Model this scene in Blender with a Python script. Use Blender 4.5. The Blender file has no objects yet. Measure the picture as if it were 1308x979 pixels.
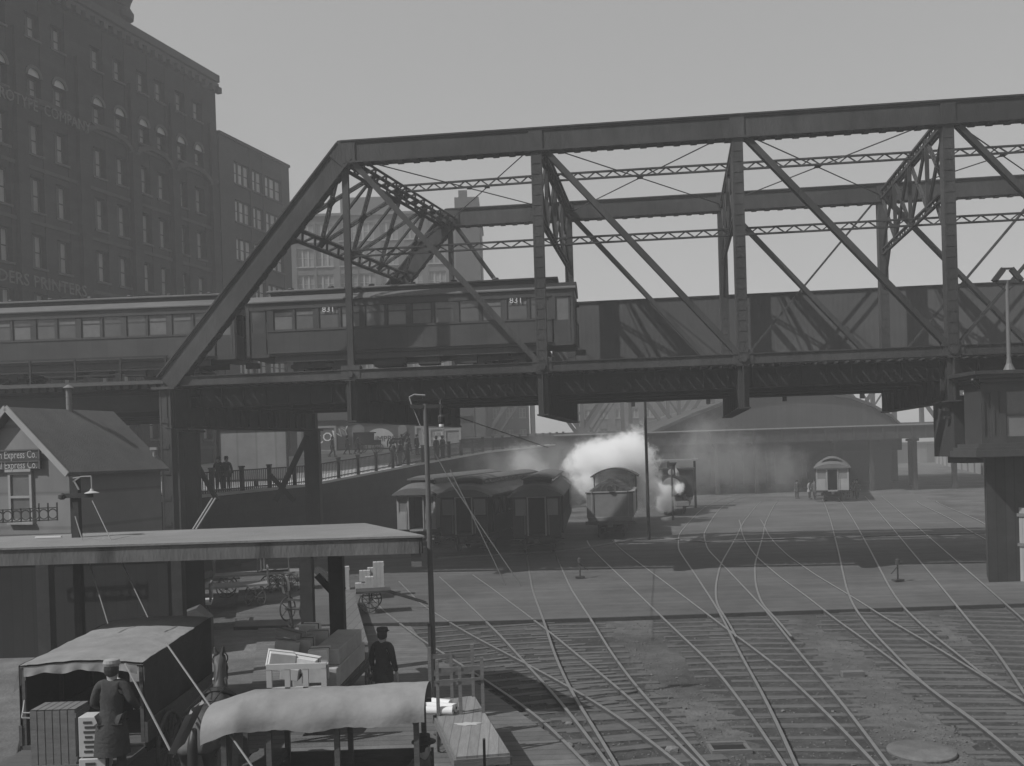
import bpy, bmesh, math, random
from mathutils import Vector, Matrix
random.seed(7)
R = math.radians
PI = math.pi
scene = bpy.context.scene
col = scene.collection

# ------------------------------------------------------------------ camera
F = 1200.0; EYE = Vector((0, 0, 5.5)); PITCH = -0.008; ROLL = 0.03; SHY = 98.5
_d = Vector((0, math.cos(PITCH), math.sin(PITCH)))
_r0 = Vector((1, 0, 0)); _u0 = _r0.cross(_d)
_r = _r0 * math.cos(ROLL) - _u0 * math.sin(ROLL)
_u = _r0 * math.sin(ROLL) + _u0 * math.cos(ROLL)
cam = bpy.data.cameras.new('camera'); camo = bpy.data.objects.new('camera', cam); col.objects.link(camo)
camo.matrix_world = Matrix(((_r.x, _u.x, -_d.x, EYE.x), (_r.y, _u.y, -_d.y, EYE.y), (_r.z, _u.z, -_d.z, EYE.z), (0, 0, 0, 1)))
cam.sensor_fit = 'HORIZONTAL'; cam.sensor_width = 36; cam.lens = F / 1308 * 36
cam.shift_y = SHY / 1308; cam.clip_end = 5000; cam.clip_start = .1
scene.camera = camo

def ray(x, y): return _d + _r * ((x - 654) / F) + _u * ((489.5 + SHY - y) / F)
def PY(x, y, Y):
    v = ray(x, y); return EYE + v * (Y / v.y)
def GZ(x, y, z=0.0):
    v = ray(x, y); return EYE + v * ((z - EYE.z) / v.z)

# ------------------------------------------------------------------ materials
MATS = {}
def mat(name, v, rough=.85, var=.25, scale=3.0, bump=0.0, bscale=None, lines=None, metal=0.0, spec=.3, stretch=None, detail=6, patch=0.0):
    """grey procedural surface; lines=(axis, period, depth) draws board joints"""
    if name in MATS: return MATS[name]
    m = bpy.data.materials.new(name); m.use_nodes = True; MATS[name] = m
    v = max(.012, v*.68)
    nt = m.node_tree; N = nt.nodes; L = nt.links; bs = N['Principled BSDF']
    bs.inputs['Roughness'].default_value = rough; bs.inputs['Metallic'].default_value = metal
    bs.inputs['Specular IOR Level'].default_value = spec
    tc = N.new('ShaderNodeTexCoord'); mp = N.new('ShaderNodeMapping')
    L.new(tc.outputs['Object'], mp.inputs[0])
    if stretch: mp.inputs['Scale'].default_value = stretch
    n1 = N.new('ShaderNodeTexNoise'); n1.inputs['Scale'].default_value = scale; n1.inputs['Detail'].default_value = detail
    n1.inputs['Roughness'].default_value = .65
    L.new(mp.outputs[0], n1.inputs['Vector'])
    cr = N.new('ShaderNodeMapRange'); cr.inputs[1].default_value = .25; cr.inputs[2].default_value = .75
    cr.inputs[3].default_value = v * (1 - var); cr.inputs[4].default_value = v * (1 + var)
    L.new(n1.outputs['Fac'], cr.inputs[0]); out = cr.outputs[0]
    if patch:
        n3 = N.new('ShaderNodeTexNoise'); n3.inputs['Scale'].default_value = scale * .12; n3.inputs['Detail'].default_value = 3
        L.new(tc.outputs['Object'], n3.inputs['Vector'])
        c3 = N.new('ShaderNodeMapRange'); c3.inputs[1].default_value = .38; c3.inputs[2].default_value = .62
        c3.inputs[3].default_value = 1 - patch; c3.inputs[4].default_value = 1 + patch
        L.new(n3.outputs['Fac'], c3.inputs[0])
        mu = N.new('ShaderNodeMath'); mu.operation = 'MULTIPLY'; L.new(out, mu.inputs[0]); L.new(c3.outputs[0], mu.inputs[1]); out = mu.outputs[0]
    if lines:
        ax, per, dep = lines
        sp = N.new('ShaderNodeSeparateXYZ'); L.new(tc.outputs['Object'], sp.inputs[0])
        dv = N.new('ShaderNodeMath'); dv.operation = 'DIVIDE'; dv.inputs[1].default_value = per; L.new(sp.outputs[ax], dv.inputs[0])
        fr = N.new('ShaderNodeMath'); fr.operation = 'FRACT'; L.new(dv.outputs[0], fr.inputs[0])
        pp = N.new('ShaderNodeMath'); pp.operation = 'SUBTRACT'; pp.inputs[1].default_value = .5; L.new(fr.outputs[0], pp.inputs[0])
        ab = N.new('ShaderNodeMath'); ab.operation = 'ABSOLUTE'; L.new(pp.outputs[0], ab.inputs[0])
        ms = N.new('ShaderNodeMapRange'); ms.inputs[1].default_value = .43; ms.inputs[2].default_value = .47
        ms.inputs[3].default_value = 1; ms.inputs[4].default_value = 1 - dep; L.new(ab.outputs[0], ms.inputs[0])
        # each board its own tone
        fl = N.new('ShaderNodeMath'); fl.operation = 'FLOOR'; L.new(dv.outputs[0], fl.inputs[0])
        wn = N.new('ShaderNodeTexWhiteNoise'); wn.noise_dimensions = '1D'; L.new(fl.outputs[0], wn.inputs['W'])
        wm = N.new('ShaderNodeMapRange'); wm.inputs[3].default_value = .86; wm.inputs[4].default_value = 1.12; L.new(wn.outputs['Value'], wm.inputs[0])
        m1 = N.new('ShaderNodeMath'); m1.operation = 'MULTIPLY'; L.new(out, m1.inputs[0]); L.new(ms.outputs[0], m1.inputs[1])
        m2 = N.new('ShaderNodeMath'); m2.operation = 'MULTIPLY'; L.new(m1.outputs[0], m2.inputs[0]); L.new(wm.outputs[0], m2.inputs[1]); out = m2.outputs[0]
    cc = N.new('ShaderNodeCombineColor')
    for i in range(3): L.new(out, cc.inputs[i])
    L.new(cc.outputs[0], bs.inputs['Base Color'])
    if bump:
        n2 = N.new('ShaderNodeTexNoise'); n2.inputs['Scale'].default_value = bscale or scale * 4; n2.inputs['Detail'].default_value = 5
        L.new(mp.outputs[0], n2.inputs['Vector'])
        b = N.new('ShaderNodeBump'); b.inputs['Strength'].default_value = bump; b.inputs['Distance'].default_value = .05
        L.new(n2.outputs['Fac'], b.inputs['Height']); L.new(b.outputs[0], bs.inputs['Normal'])
    return m

STEEL = mat('painted_steel', .048, .7, .35, 2.2, .3, 14, patch=.3, stretch=(1,1,.35))
STEEL2 = mat('sooty_steel', .035, .8, .3, 2.5, .2, 14)
IRON = mat('cast_iron', .05, .6, .3, 6)
RAILM = mat('rusty_rail', .08, .6, .3, 5, metal=.0, spec=.5)
RAILTOP = mat('worn_rail_head', .21, .4, .2, 5, spec=.5)
BEDM = mat('oily_ballast', .068, .95, .45, 5, .9, 22, patch=.3)
GROUND = mat('cinder_ground', .1, .95, .45, 2.4, .9, 14, patch=.38)
PAVE = mat('plank_paving', .115, .9, .2, 1.8, .25, 16, lines=(1, .32, .1), patch=.16)
PLANK = mat('walkway_boards', .15, .9, .25, 2.0, .3, 16, lines=(1, .28, .45), patch=.12)
TIE = mat('weathered_tie', .13, .95, .35, 3, .5, 15, stretch=(1, 6, 1))
TIMBER = mat('creosoted_timber', .05, .9, .3, 4, .3)
GREYWOOD = mat('grey_wood', .17, .85, .25, 2.2, .3, 12, stretch=(1, 8, 8))
WOOD = mat('brown_wood', .10, .8, .3, 3, .2, stretch=(1, 8, 8))
DARKWOOD = mat('dark_wood', .05, .8, .3, 3, .2)
BRICK = mat('sooty_brick', .045, .9, .35, 1.2, .3, 9, lines=(2, .55, .12), patch=.15)
BRICK2 = mat('brown_brick', .075, .9, .2, 1.2, .3, 9, patch=.1)
BRICK3 = mat('pale_brick', .14, .9, .15, .8, .2, 6, patch=.15)
TRIM = mat('stone_trim', .075, .9, .2, 2)
GLASS = mat('window_glass', .2, .18, .25, .5, spec=.6)
CARGLASS = mat('car_window_glass', .10, .15, .3, 1.5, spec=.8)
BLIND = mat('window_blind', .17, .6, .2, 3)
SASH = mat('sash_paint', .30, .7, .15, 4)
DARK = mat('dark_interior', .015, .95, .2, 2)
CARPAINT = mat('car_paint', .056, .5, .2, 1.6, patch=.15, spec=.35, lines=(0, .7, .12))
CARROOF = mat('car_roof', .125, .7, .18, 2, patch=.12)
CARTRIM = mat('car_trim', .06, .6, .2, 3)
LETTER = mat('pale_lettering', .75, .7, .05, 3)
SHEET = mat('corrugated_sheet', .095, .8, .18, .5, patch=.2, spec=.2)
ROOFING = mat('felt_roofing', .12, .9, .18, 2, .4, 20, patch=.15)
CANOPYTOP = mat('canopy_felt', .24, .9, .12, 2.0, .3, 16, patch=.1)
FASCIA = mat('fascia_wood', .16, .85, .3, 2.4, .3, stretch=(2, 4, .6), patch=.3, lines=(0, 3.1, .5))
SIDING = mat('shed_siding', .34, .8, .12, 1.6, patch=.12)
WHITEWOOD = mat('pale_wood', .5, .7, .12, 3)
CANVAS = mat('canvas', .26, .95, .16, 2.2, .4, 5, patch=.14)
CANVASD = mat('dark_canvas', .05, .9, .2, 2.2, .4, 5)
CLOTH = mat('dark_cloth', .045, .9, .2, 5, .3)
CLOTH2 = mat('grey_cloth', .10, .9, .2, 5, .3)
SKIN = mat('skin', .38, .6, .1, 5)
HIDE = mat('horse_hide', .07, .6, .25, 3)
LEATHER = mat('leather', .03, .5, .2, 5)
STONE = mat('concrete', .2, .9, .2, 3, .3)
PAPER = mat('paper', .8, .7, .06, 3)
POSTER = mat('poster_paper', .42, .8, .25, 3)
COAL = mat('coal', .02, .4, .4, 8, .8)
STREETM = mat('street_paving', .32, .9, .2, 1.2, .2, patch=.2)
WALKM = mat('sidewalk_stone', .6, .85, .12, 1.5)
BRONZE = mat('plate_metal', .22, .4, .2, 2, metal=.0, spec=.6)

# ------------------------------------------------------------------ mesh builder
def rotz(a): return Matrix.Rotation(a, 3, 'Z')
class MB:
    def __init__(s): s.v = []; s.f = []; s.m = []; s.k = 0
    def add(s, vs, fs):
        o = len(s.v); s.v += [Vector(p) for p in vs]
        for f in fs: s.f.append([i + o for i in f]); s.m.append(s.k)
        return s
    def box(s, x0, x1, y0, y1, z0, z1):
        return s.add([(x0,y0,z0),(x1,y0,z0),(x1,y1,z0),(x0,y1,z0),(x0,y0,z1),(x1,y0,z1),(x1,y1,z1),(x0,y1,z1)],
                     [(0,3,2,1),(4,5,6,7),(0,1,5,4),(1,2,6,5),(2,3,7,6),(3,0,4,7)])
    def cbox(s, c, sx, sy, sz, rot=None):
        M = rot or Matrix.Identity(3); c = Vector(c); P = []
        for dx, dy, dz in ((-1,-1,-1),(1,-1,-1),(1,1,-1),(-1,1,-1),(-1,-1,1),(1,-1,1),(1,1,1),(-1,1,1)):
            P.append(c + M @ Vector((dx*sx/2, dy*sy/2, dz*sz/2)))
        return s.add(P, [(0,3,2,1),(4,5,6,7),(0,1,5,4),(1,2,6,5),(2,3,7,6),(3,0,4,7)])
    def beam(s, p, q, w, h, side=None, e0=0, e1=0):
        """bar p->q; w across `side`, h in the third direction"""
        p = Vector(p); q = Vector(q); d = (q - p).normalized(); p = p - d * e0; q = q + d * e1
        sd = Vector(side) if side is not None else (Vector((0,0,1)).cross(d) if abs(d.z) < .95 else Vector((1,0,0)))
        sd = (sd - d * sd.dot(d)).normalized(); up = d.cross(sd)
        P = []
        for c in (p, q):
            for a, b in ((-1,-1),(1,-1),(1,1),(-1,1)): P.append(c + sd*(a*w/2) + up*(b*h/2))
        return s.add(P, [(0,1,2,3),(7,6,5,4),(0,4,5,1),(1,5,6,2),(2,6,7,3),(3,7,4,0)])
    def tube(s, p, q, r, n=8, r2=None, cap=True):
        p = Vector(p); q = Vector(q); d = (q - p).normalized()
        a = d.orthogonal().normalized(); b = d.cross(a); r2 = r if r2 is None else r2
        P = [p + (a*math.cos(2*PI*i/n) + b*math.sin(2*PI*i/n))*r for i in range(n)] + [q + (a*math.cos(2*PI*i/n) + b*math.sin(2*PI*i/n))*r2 for i in range(n)]
        fs = [(i, (i+1) % n, n + (i+1) % n, n + i) for i in range(n)]
        if cap: fs += [tuple(range(n))[::-1], tuple(range(n, 2*n))]
        return s.add(P, fs)
    def path(s, pts, r, n=6):
        for a, b in zip(pts, pts[1:]): s.tube(a, b, r, n)
        return s
    def ring(s, c, axis, R0, r, n=20, k=6):
        c = Vector(c); ax = Vector(axis).normalized(); a = ax.orthogonal().normalized(); b = ax.cross(a); P = []
        for i in range(n):
            u = a*math.cos(2*PI*i/n) + b*math.sin(2*PI*i/n)
            for j in range(k):
                t = 2*PI*j/k; P.append(c + u*(R0 + r*math.cos(t)) + ax*(r*math.sin(t)))
        return s.add(P, [(i*k+j, ((i+1)%n)*k+j, ((i+1)%n)*k+(j+1)%k, i*k+(j+1)%k) for i in range(n) for j in range(k)])
    def lathe(s, c, prof, n=12, axis='Z'):
        c = Vector(c); P = []
        for (r, z) in prof:
            for i in range(n):
                t = 2*PI*i/n; v = Vector((r*math.cos(t), r*math.sin(t), z))
                if axis == 'Y': v = Vector((v.x, v.z, v.y))
                if axis == 'X': v = Vector((v.z, v.x, v.y))
                P.append(c + v)
        m = len(prof)
        fs = [(j*n+i, j*n+(i+1)%n, (j+1)*n+(i+1)%n, (j+1)*n+i) for j in range(m-1) for i in range(n)]
        fs += [tuple(range(n))[::-1], tuple(range((m-1)*n, m*n))]
        return s.add(P, fs)
    def prism(s, poly, d):
        """planar polygon (3d points) extruded by vector d"""
        n = len(poly); d = Vector(d); P = [Vector(p) for p in poly]; P += [p + d for p in P]
        return s.add(P, [tuple(range(n))[::-1], tuple(range(n, 2*n))] + [(i, (i+1)%n, n+(i+1)%n, n+i) for i in range(n)])
    def grid(s, f, nu, nv):
        P = [f(i/nu, j/nv) for i in range(nu+1) for j in range(nv+1)]
        return s.add(P, [(i*(nv+1)+j, (i+1)*(nv+1)+j, (i+1)*(nv+1)+j+1, i*(nv+1)+j+1) for i in range(nu) for j in range(nv)])
    def sweep(s, pts, prof):
        n = len(prof); P = []
        for i, p in enumerate(pts):
            a = pts[max(0, i-1)]; b = pts[min(len(pts)-1, i+1)]; d = (b - a).normalized(); sd = Vector((d.y, -d.x, 0)).normalized()
            for (u, w) in prof: P.append(p + sd*u + Vector((0, 0, w)))
        m = len(pts)
        return s.add(P, [(i*n+j, i*n+(j+1)%n, (i+1)*n+(j+1)%n, (i+1)*n+j) for i in range(m-1) for j in range(n)] + [tuple(range(n))[::-1], tuple(range((m-1)*n, m*n))])
    def build(s, name, mats, parent=None, smooth=False, world=False, fix=True, bevel=0):
        off = Vector((0,0,0))
        if world and parent is not None:
            off = Vector(parent.location)
            if parent.parent: off = off + Vector(parent.parent.location)
        me = bpy.data.meshes.new(name)
        me.from_pydata([tuple(v - off) for v in s.v], [], s.f)
        for m in (mats if isinstance(mats, (list, tuple)) else [mats]): me.materials.append(m)
        for p, k in zip(me.polygons, s.m): p.material_index = k; p.use_smooth = smooth
        if fix:
            bm = bmesh.new(); bm.from_mesh(me); bmesh.ops.recalc_face_normals(bm, faces=bm.faces); bm.to_mesh(me); bm.free()
        me.update()
        o = bpy.data.objects.new(name, me); col.objects.link(o)
        if bevel:
            b = o.modifiers.new('bevel', 'BEVEL'); b.width = bevel; b.segments = 2; b.limit_method = 'ANGLE'
        if parent is not None: o.parent = parent
        return o

def split(mb, name, m, parent, world=False):
    """one object for every separate box or bar collected in mb (boxes have 8 corners)"""
    for k in range(0, len(mb.v), 8):
        c = MB(); c.v = mb.v[k:k+8]; c.f = [[i-k for i in f] for f in mb.f if k <= f[0] < k+8]; c.m = [0]*len(c.f); c.build(name, m, parent, world=world)
def tag(o, label=None, cat=None, group=None, kind=None):
    if label: o['label'] = label
    if cat: o['category'] = cat
    if group: o['group'] = group
    if kind: o['kind'] = kind
    return o
def thing(name, label, cat, loc=(0,0,0), rz=0, group=None):
    o = bpy.data.objects.new(name, None); o.empty_display_size = .2; col.objects.link(o)
    o.location = loc; o.rotation_euler = (0, 0, rz)
    return tag(o, label, cat, group)
def copy_tree(o, parent=None):
    c = o.copy(); col.objects.link(c); c.parent = parent
    for ch in list(o.children): copy_tree(ch, c)
    return c
def dup(o, loc, rz=None, label=None, group=None):
    c = copy_tree(o); c.location = loc
    if rz is not None: c.rotation_euler = (0, 0, rz)
    if label: c['label'] = label
    if group: c['group'] = group
    return c
def text(name, s, size, m, parent, loc, rot, ext=.01, align='CENTER', xs=1.0, label=None):
    cu = bpy.data.curves.new('t', 'FONT'); cu.body = s; cu.size = size; cu.extrude = ext; cu.align_x = align; cu.align_y = 'CENTER'; cu.resolution_u = 2
    to = bpy.data.objects.new('t', cu); col.objects.link(to)
    me = bpy.data.meshes.new_from_object(to); bpy.data.objects.remove(to)
    me.materials.clear(); me.materials.append(m)
    o = bpy.data.objects.new(name, me); col.objects.link(o); o.parent = parent; o.location = loc; o.rotation_euler = rot; o.scale = (xs, 1, 1)
    if label: o['label'] = label
    return o
def skinned(name, verts, edges, radii, m, parent, root=0, sub=2):
    me = bpy.data.meshes.new(name); me.from_pydata([tuple(v) for v in verts], edges, [])
    me.materials.append(m)
    o = bpy.data.objects.new(name, me); col.objects.link(o); o.parent = parent
    sk = o.modifiers.new('skin', 'SKIN'); sk.use_smooth_shade = True
    if not me.skin_vertices: bpy.context.view_layer.update()
    lay = me.skin_vertices[0] if len(me.skin_vertices) else None
    if lay is None:
        bm = bmesh.new(); bm.from_mesh(me); bm.verts.layers.skin.verify(); bm.to_mesh(me); bm.free(); lay = me.skin_vertices[0]
    for i, r in enumerate(radii):
        lay.data[i].radius = r if isinstance(r, tuple) else (r, r)
        lay.data[i].use_root = (i == root)
    sb = o.modifiers.new('sub', 'SUBSURF'); sb.levels = sub; sb.render_levels = sub
    return o
HAZE = 0.0018; EXPO = 0.95
# ------------------------------------------------------------------ sky, sun, haze
SUNDIR = Vector((.85, .42, -1.0)).normalized()
w = bpy.data.worlds.new('World'); scene.world = w; w.use_nodes = True
nt = w.node_tree; bg = nt.nodes['Background']
sk = nt.nodes.new('ShaderNodeTexSky'); sk.sky_type = 'NISHITA'; sk.sun_disc = False
sk.sun_elevation = math.asin(-SUNDIR.z); sk.sun_rotation = math.atan2(-SUNDIR.x, -SUNDIR.y)
sk.air_density = 1.0; sk.dust_density = 3.0; sk.ozone_density = 1.0
bw = nt.nodes.new('ShaderNodeRGBToBW'); nt.links.new(sk.outputs[0], bw.inputs[0]); 
pw_ = nt.nodes.new('ShaderNodeMath'); pw_.operation = 'POWER'; pw_.inputs[1].default_value = .27; nt.links.new(bw.outputs[0], pw_.inputs[0])
ml_ = nt.nodes.new('ShaderNodeMath'); ml_.operation = 'MULTIPLY'; ml_.inputs[1].default_value = 1.55; nt.links.new(pw_.outputs[0], ml_.inputs[0]); nt.links.new(ml_.outputs[0], bg.inputs[0])
bg.inputs[1].default_value = .10
sl = bpy.data.lights.new('sun', 'SUN'); so = bpy.data.objects.new('sun', sl); col.objects.link(so)
sl.energy = 2.5; sl.angle = R(.53); so.rotation_euler = SUNDIR.to_track_quat('-Z', 'Y').to_euler()
vs = scene.view_settings; vs.view_transform = 'Standard'; vs.look = 'None'; vs.exposure = EXPO; vs.gamma = 1
scene.cycles.max_bounces = 5; scene.cycles.diffuse_bounces = 3; scene.cycles.glossy_bounces = 2; scene.cycles.volume_bounces = 5
scene.cycles.transparent_max_bounces = 8; scene.cycles.volume_step_rate = 2.0; scene.cycles.volume_max_steps = 96

def volmat(name, dens, colr):
    m = bpy.data.materials.new(name); m.use_nodes = True; N = m.node_tree.nodes; N.clear()
    o = N.new('ShaderNodeOutputMaterial'); v = N.new('ShaderNodeVolumePrincipled')
    v.inputs['Density'].default_value = dens; v.inputs['Color'].default_value = (colr, colr, colr, 1)
    m.node_tree.links.new(v.outputs[0], o.inputs['Volume']); return m, v
if HAZE > 0:
    hm, _v = volmat('haze_air', HAZE, .9)
    h = MB().box(-120, 130, -12, 330, -1.6, 46).build('haze', hm); tag(h, kind='stuff')

# ------------------------------------------------------------------ ground
def ST(o): return tag(o, kind='structure')
ST(MB().grid(lambda u, v: Vector((-900 + 1800*u, -60 + 1600*v, 0)), 8, 8).build('ground', GROUND))
PZ = .11
pe = [GZ(300, 801, PZ), GZ(440, 797, PZ), GZ(640, 793, PZ), GZ(800, 788, PZ), GZ(1000, 781, PZ), GZ(1308, 771, PZ), GZ(1500, 764, PZ)]
ks = [GZ(*p, PZ) for p in ((560, 712), (735, 702), (800, 690), (843, 686.5), (900, 692), (1038, 686), (1264, 680), (1420, 676))]
m = MB()
poly = pe + [Vector((60, 160, PZ)), Vector((-45, 160, PZ))]
m.prism([p - Vector((0, 0, PZ + .02)) for p in poly], (0, 0, PZ + .02))
ST(m.build('paved_crossing', PAVE))
m = MB(); m.sweep([p + Vector((0, -.07, 0)) for p in pe], [(-.06, -.16), (.06, -.16), (.06, .012), (-.06, .012)])  # dark strip added to draw the shaded gap along the paving edge
ST(m.build('edge_gap_strip', TIMBER))
m = MB(); m.sweep([p + Vector((0, -.5, .0)) for p in ks], [(-.2, -.05), (.2, -.05), (.2, .05), (-.2, .05)])
ST(m.build('kerb_strip', STONE))
m = MB(); m.prism([GZ(x, y, .02) - Vector((0, 0, .05)) for x, y in ((-160, 860), (200, 806), (440, 803), (440, 1075), (-160, 1075))], (0, 0, .05)); ST(m.build('roadway', mat('worn_roadway', .15, .95, .3, 2.0, .5, 12, patch=.25)))
# plank walkway beside the left rails
wp = [(420, 800), (525, 800), (552, 836), (640, 893), (775, 990), (860, 1075), (300, 1075), (330, 800)]
m = MB(); m.prism([GZ(x, y, .07) - Vector((0, 0, .08)) for x, y in wp], (0, 0, .08)); ST(m.build('plank_walkway', PLANK))

# ------------------------------------------------------------------ tracks
def interp(pl, Y):
    pl = sorted(pl, key=lambda p: p[1])
    if Y <= pl[0][1]: a, b = pl[0], pl[1]
    elif Y >= pl[-1][1]: a, b = pl[-2], pl[-1]
    else:
        for a, b in zip(pl, pl[1:]):
            if a[1] <= Y <= b[1]: break
    t = (Y - a[1]) / (b[1] - a[1] + 1e-9); return a[0] + (b[0] - a[0]) * t, (b[0] - a[0]) / (b[1] - a[1] + 1e-9)
RA = [(510,742),(545,778),(572,794),(620,823),(685,858),(735,885),(766,899),(814,936),(865,979)]
RB = [(497,780),(531,808),(588,840),(634,868),(685,905),(736,948),(768,979)]
RC = [(560,735),(577,746),(602.5,773),(651,817),(699,868),(725,899),(753,936),(776,971)]
RD = [(605,736),(620,747),(662,777),(705,811),(716,822),(773,868),(811,899),(874,956),(900,979)]
RE = [(674,708),(682,751),(699,794),(714,837),(734,879),(765,928),(780,953),(797,979)]
RF = [(708,708),(728,754),(754,794),(777,834),(817,888),(854,925),(900,979)]
RG = [(750,690),(760,703),(783,726),(843,783),(902,837),(942,882),(982,934),(1011,979)]
RH = [(780,690),(794,703),(845,740),(894,777),(942,814),(982,842),(1016,874),(1060,919),(1117,979)]
RI = [(940,632),(910,639),(890,652),(878,666),(867,685),(868,700),(894,737),(931,794),(948,828),(982,891),(1005,934),(1028,979)]
RJ = [(965,632),(930,643),(914,660),(898,680),(902,702),(925,726),(971,774),(999,811),(1022,840),(1060,882),(1094,928),(1131,979)]
RK = [(972,641),(949,669),(944,683),(921,724),(917,747),(919,770),(930,793),(942,815)]
RL = [(989,641),(976,667),(972,685),(962,717),(962,747),(968,770),(978,781)]
RM = [(944,664),(947.6,676),(953,692),(967,710),(999,738),(1040,767),(1071,791),(1128,831),(1162,854),(1202,885),(1236,911),(1305,962)]
RN = [(976,668),(978.5,680),(988,692),(1006,710),(1040,733),(1085.5,760),(1128,788),(1179.5,817),(1219,841),(1293,892)]
RO = [(1050,637),(1054,647),(1061,664),(1073,706),(1085,753),(1094,774),(1127,819),(1162,845)]
RP = [(1072,637),(1080,647),(1094,671),(1111,704),(1132,748),(1151,777),(1198,817),(1242,851),(1305,897)]
RQ = [(1105,634),(1113,642),(1141,673),(1191,734),(1226,774),(1264,819),(1308,882)]
RR = [(1128,636),(1151,656.5),(1184,685),(1245,737),(1280,769.5),(1330,815)]
RS = [(1165,641),(1215,665),(1262,690)]
RT = [(1195,640),(1221,650),(1262,668)]
RPROF = [(-.055,0),(.055,0),(.055,.015),(.012,.03),(.012,.11),(.034,.118),(.034,.15),(-.034,.15),(-.034,.118),(-.012,.11),(-.012,.03),(-.055,.015)]
paveY = lambda X: interp([(p.y, p.x) for p in pe], X)[0]
TRK = [(RB, RA, 'track nearest the plank walkway at the left edge of the yard', 1), (RC, RD, 'second track from the walkway, crossing its neighbour before the baggage cart', 1),
       (RE, RF, 'track leading up to the dark coaches from the crossed rails', 1), (RG, RH, 'track leading from the foreground towards the steam locomotive tender', 1),
       (RI, RJ, 'track curving from the white steam down the middle of the yard', 1), (RK, RL, 'short S-curved track crossing the bridge shadow in mid yard', 0),
       (RM, RN, 'long slanting track running down to the lower right corner', 1), (RO, RP, 'track leading to the lone coach under the arched shed', 1),
       (RQ, RR, 'straight track right of the one leading to the lone coach', 1), (RS, RT, 'faint far track beside the signal cabin pier', 0)]
for ti, (l, r, lab, ties) in enumerate(TRK):
    z0 = -.032 + .003 * ti
    Lp = [(p.x, p.y) for p in (GZ(x, y, .16) for x, y in l)]; Rp = [(p.x, p.y) for p in (GZ(x, y, .16) for x, y in r)]
    lo = min(min(p[1] for p in Lp), min(p[1] for p in Rp)); hi = max(max(p[1] for p in Lp), max(p[1] for p in Rp))
    if ti not in (5, 9): lo = min(lo, 17) - 3
    C = []; Y = hi
    def inr(pl, Y): return min(p[1] for p in pl) - .01 <= Y <= max(p[1] for p in pl) + .01
    while Y > lo:
        (xl, sl_), (xr, sr_) = interp(Lp, Y), interp(Rp, Y)
        il, ir = inr(Lp, Y), inr(Rp, Y)
        if il == ir: xc = (xl + xr) / 2
        elif il: xc = xl + .7525 * math.sqrt(1 + sl_**2)
        else: xc = xr - .7525 * math.sqrt(1 + sr_**2)
        C.append(Vector((xc, Y, z0))); Y -= .35 if Y < 60 else .8
    for _ in range(24):
        C = [C[0]] + [(C[i-1] + C[i]*2 + C[i+1]) / 4 for i in range(1, len(C)-1)] + [C[-1]]
    t = thing('railway_track', 'steel rail ' + lab, 'railway track', C[-1], 0, 'tracks across the yard')
    for sgn in (-1, 1):
        pts = []
        for i, p in enumerate(C):
            a = C[max(0, i-1)]; b = C[min(len(C)-1, i+1)]; d = (b - a).normalized(); pts.append(p + Vector((d.y, -d.x, 0)) * (.7525 * sgn))
        rb_ = MB().sweep(pts, RPROF)
        for fi in range(len(rb_.f)-2):
            if fi % 12 == 6: rb_.m[fi] = 1
        rb_.build('rail', [RAILM, RAILTOP], t, world=True)
    if ties:
        bd = [p for p in C if p.y < paveY(p.x) - .15]
        if len(bd) > 2:
            mb = MB(); P = []; rq = random.Random(ti)
            for i, p in enumerate(bd):
                a = bd[max(0, i-1)]; b = bd[min(len(bd)-1, i+1)]; d = (b - a).normalized(); sd = Vector((d.y, -d.x, 0))
                P += [Vector((p.x, p.y, .003 + .0012*ti)) - sd*(1.0 + rq.uniform(-.25, .25)), Vector((p.x, p.y, .003 + .0012*ti)) + sd*(1.0 + rq.uniform(-.25, .25))]
            mb.add(P, [(2*i, 2*i+1, 2*i+3, 2*i+2) for i in range(len(bd)-1)]); mb.build('track_bed', BEDM, t, world=True)
        acc = 0; n = 0
        for i in range(1, len(C)):
            acc += (C[i] - C[i-1]).length
            p = C[i]
            if acc > .56:
                acc = 0
                if p.y < paveY(p.x) - .4 and p.y > 13.5 and n < 60 and random.random() > .06:
                    d = (C[i] - C[i-1]).normalized(); an = math.atan2(d.y, d.x) + PI/2 + random.uniform(-.06, .06)
                    ln = 2.5 + random.uniform(-.3, .35)
                    o = MB().cbox((0,0,0), ln, random.uniform(.15, .2), .16).build('tie', TIE, t); n += 1
                    o.location = Vector((p.x, p.y, -.06 + .002*ti + random.uniform(0, .022))) - t.location; o.rotation_euler = (0, 0, an)

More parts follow.
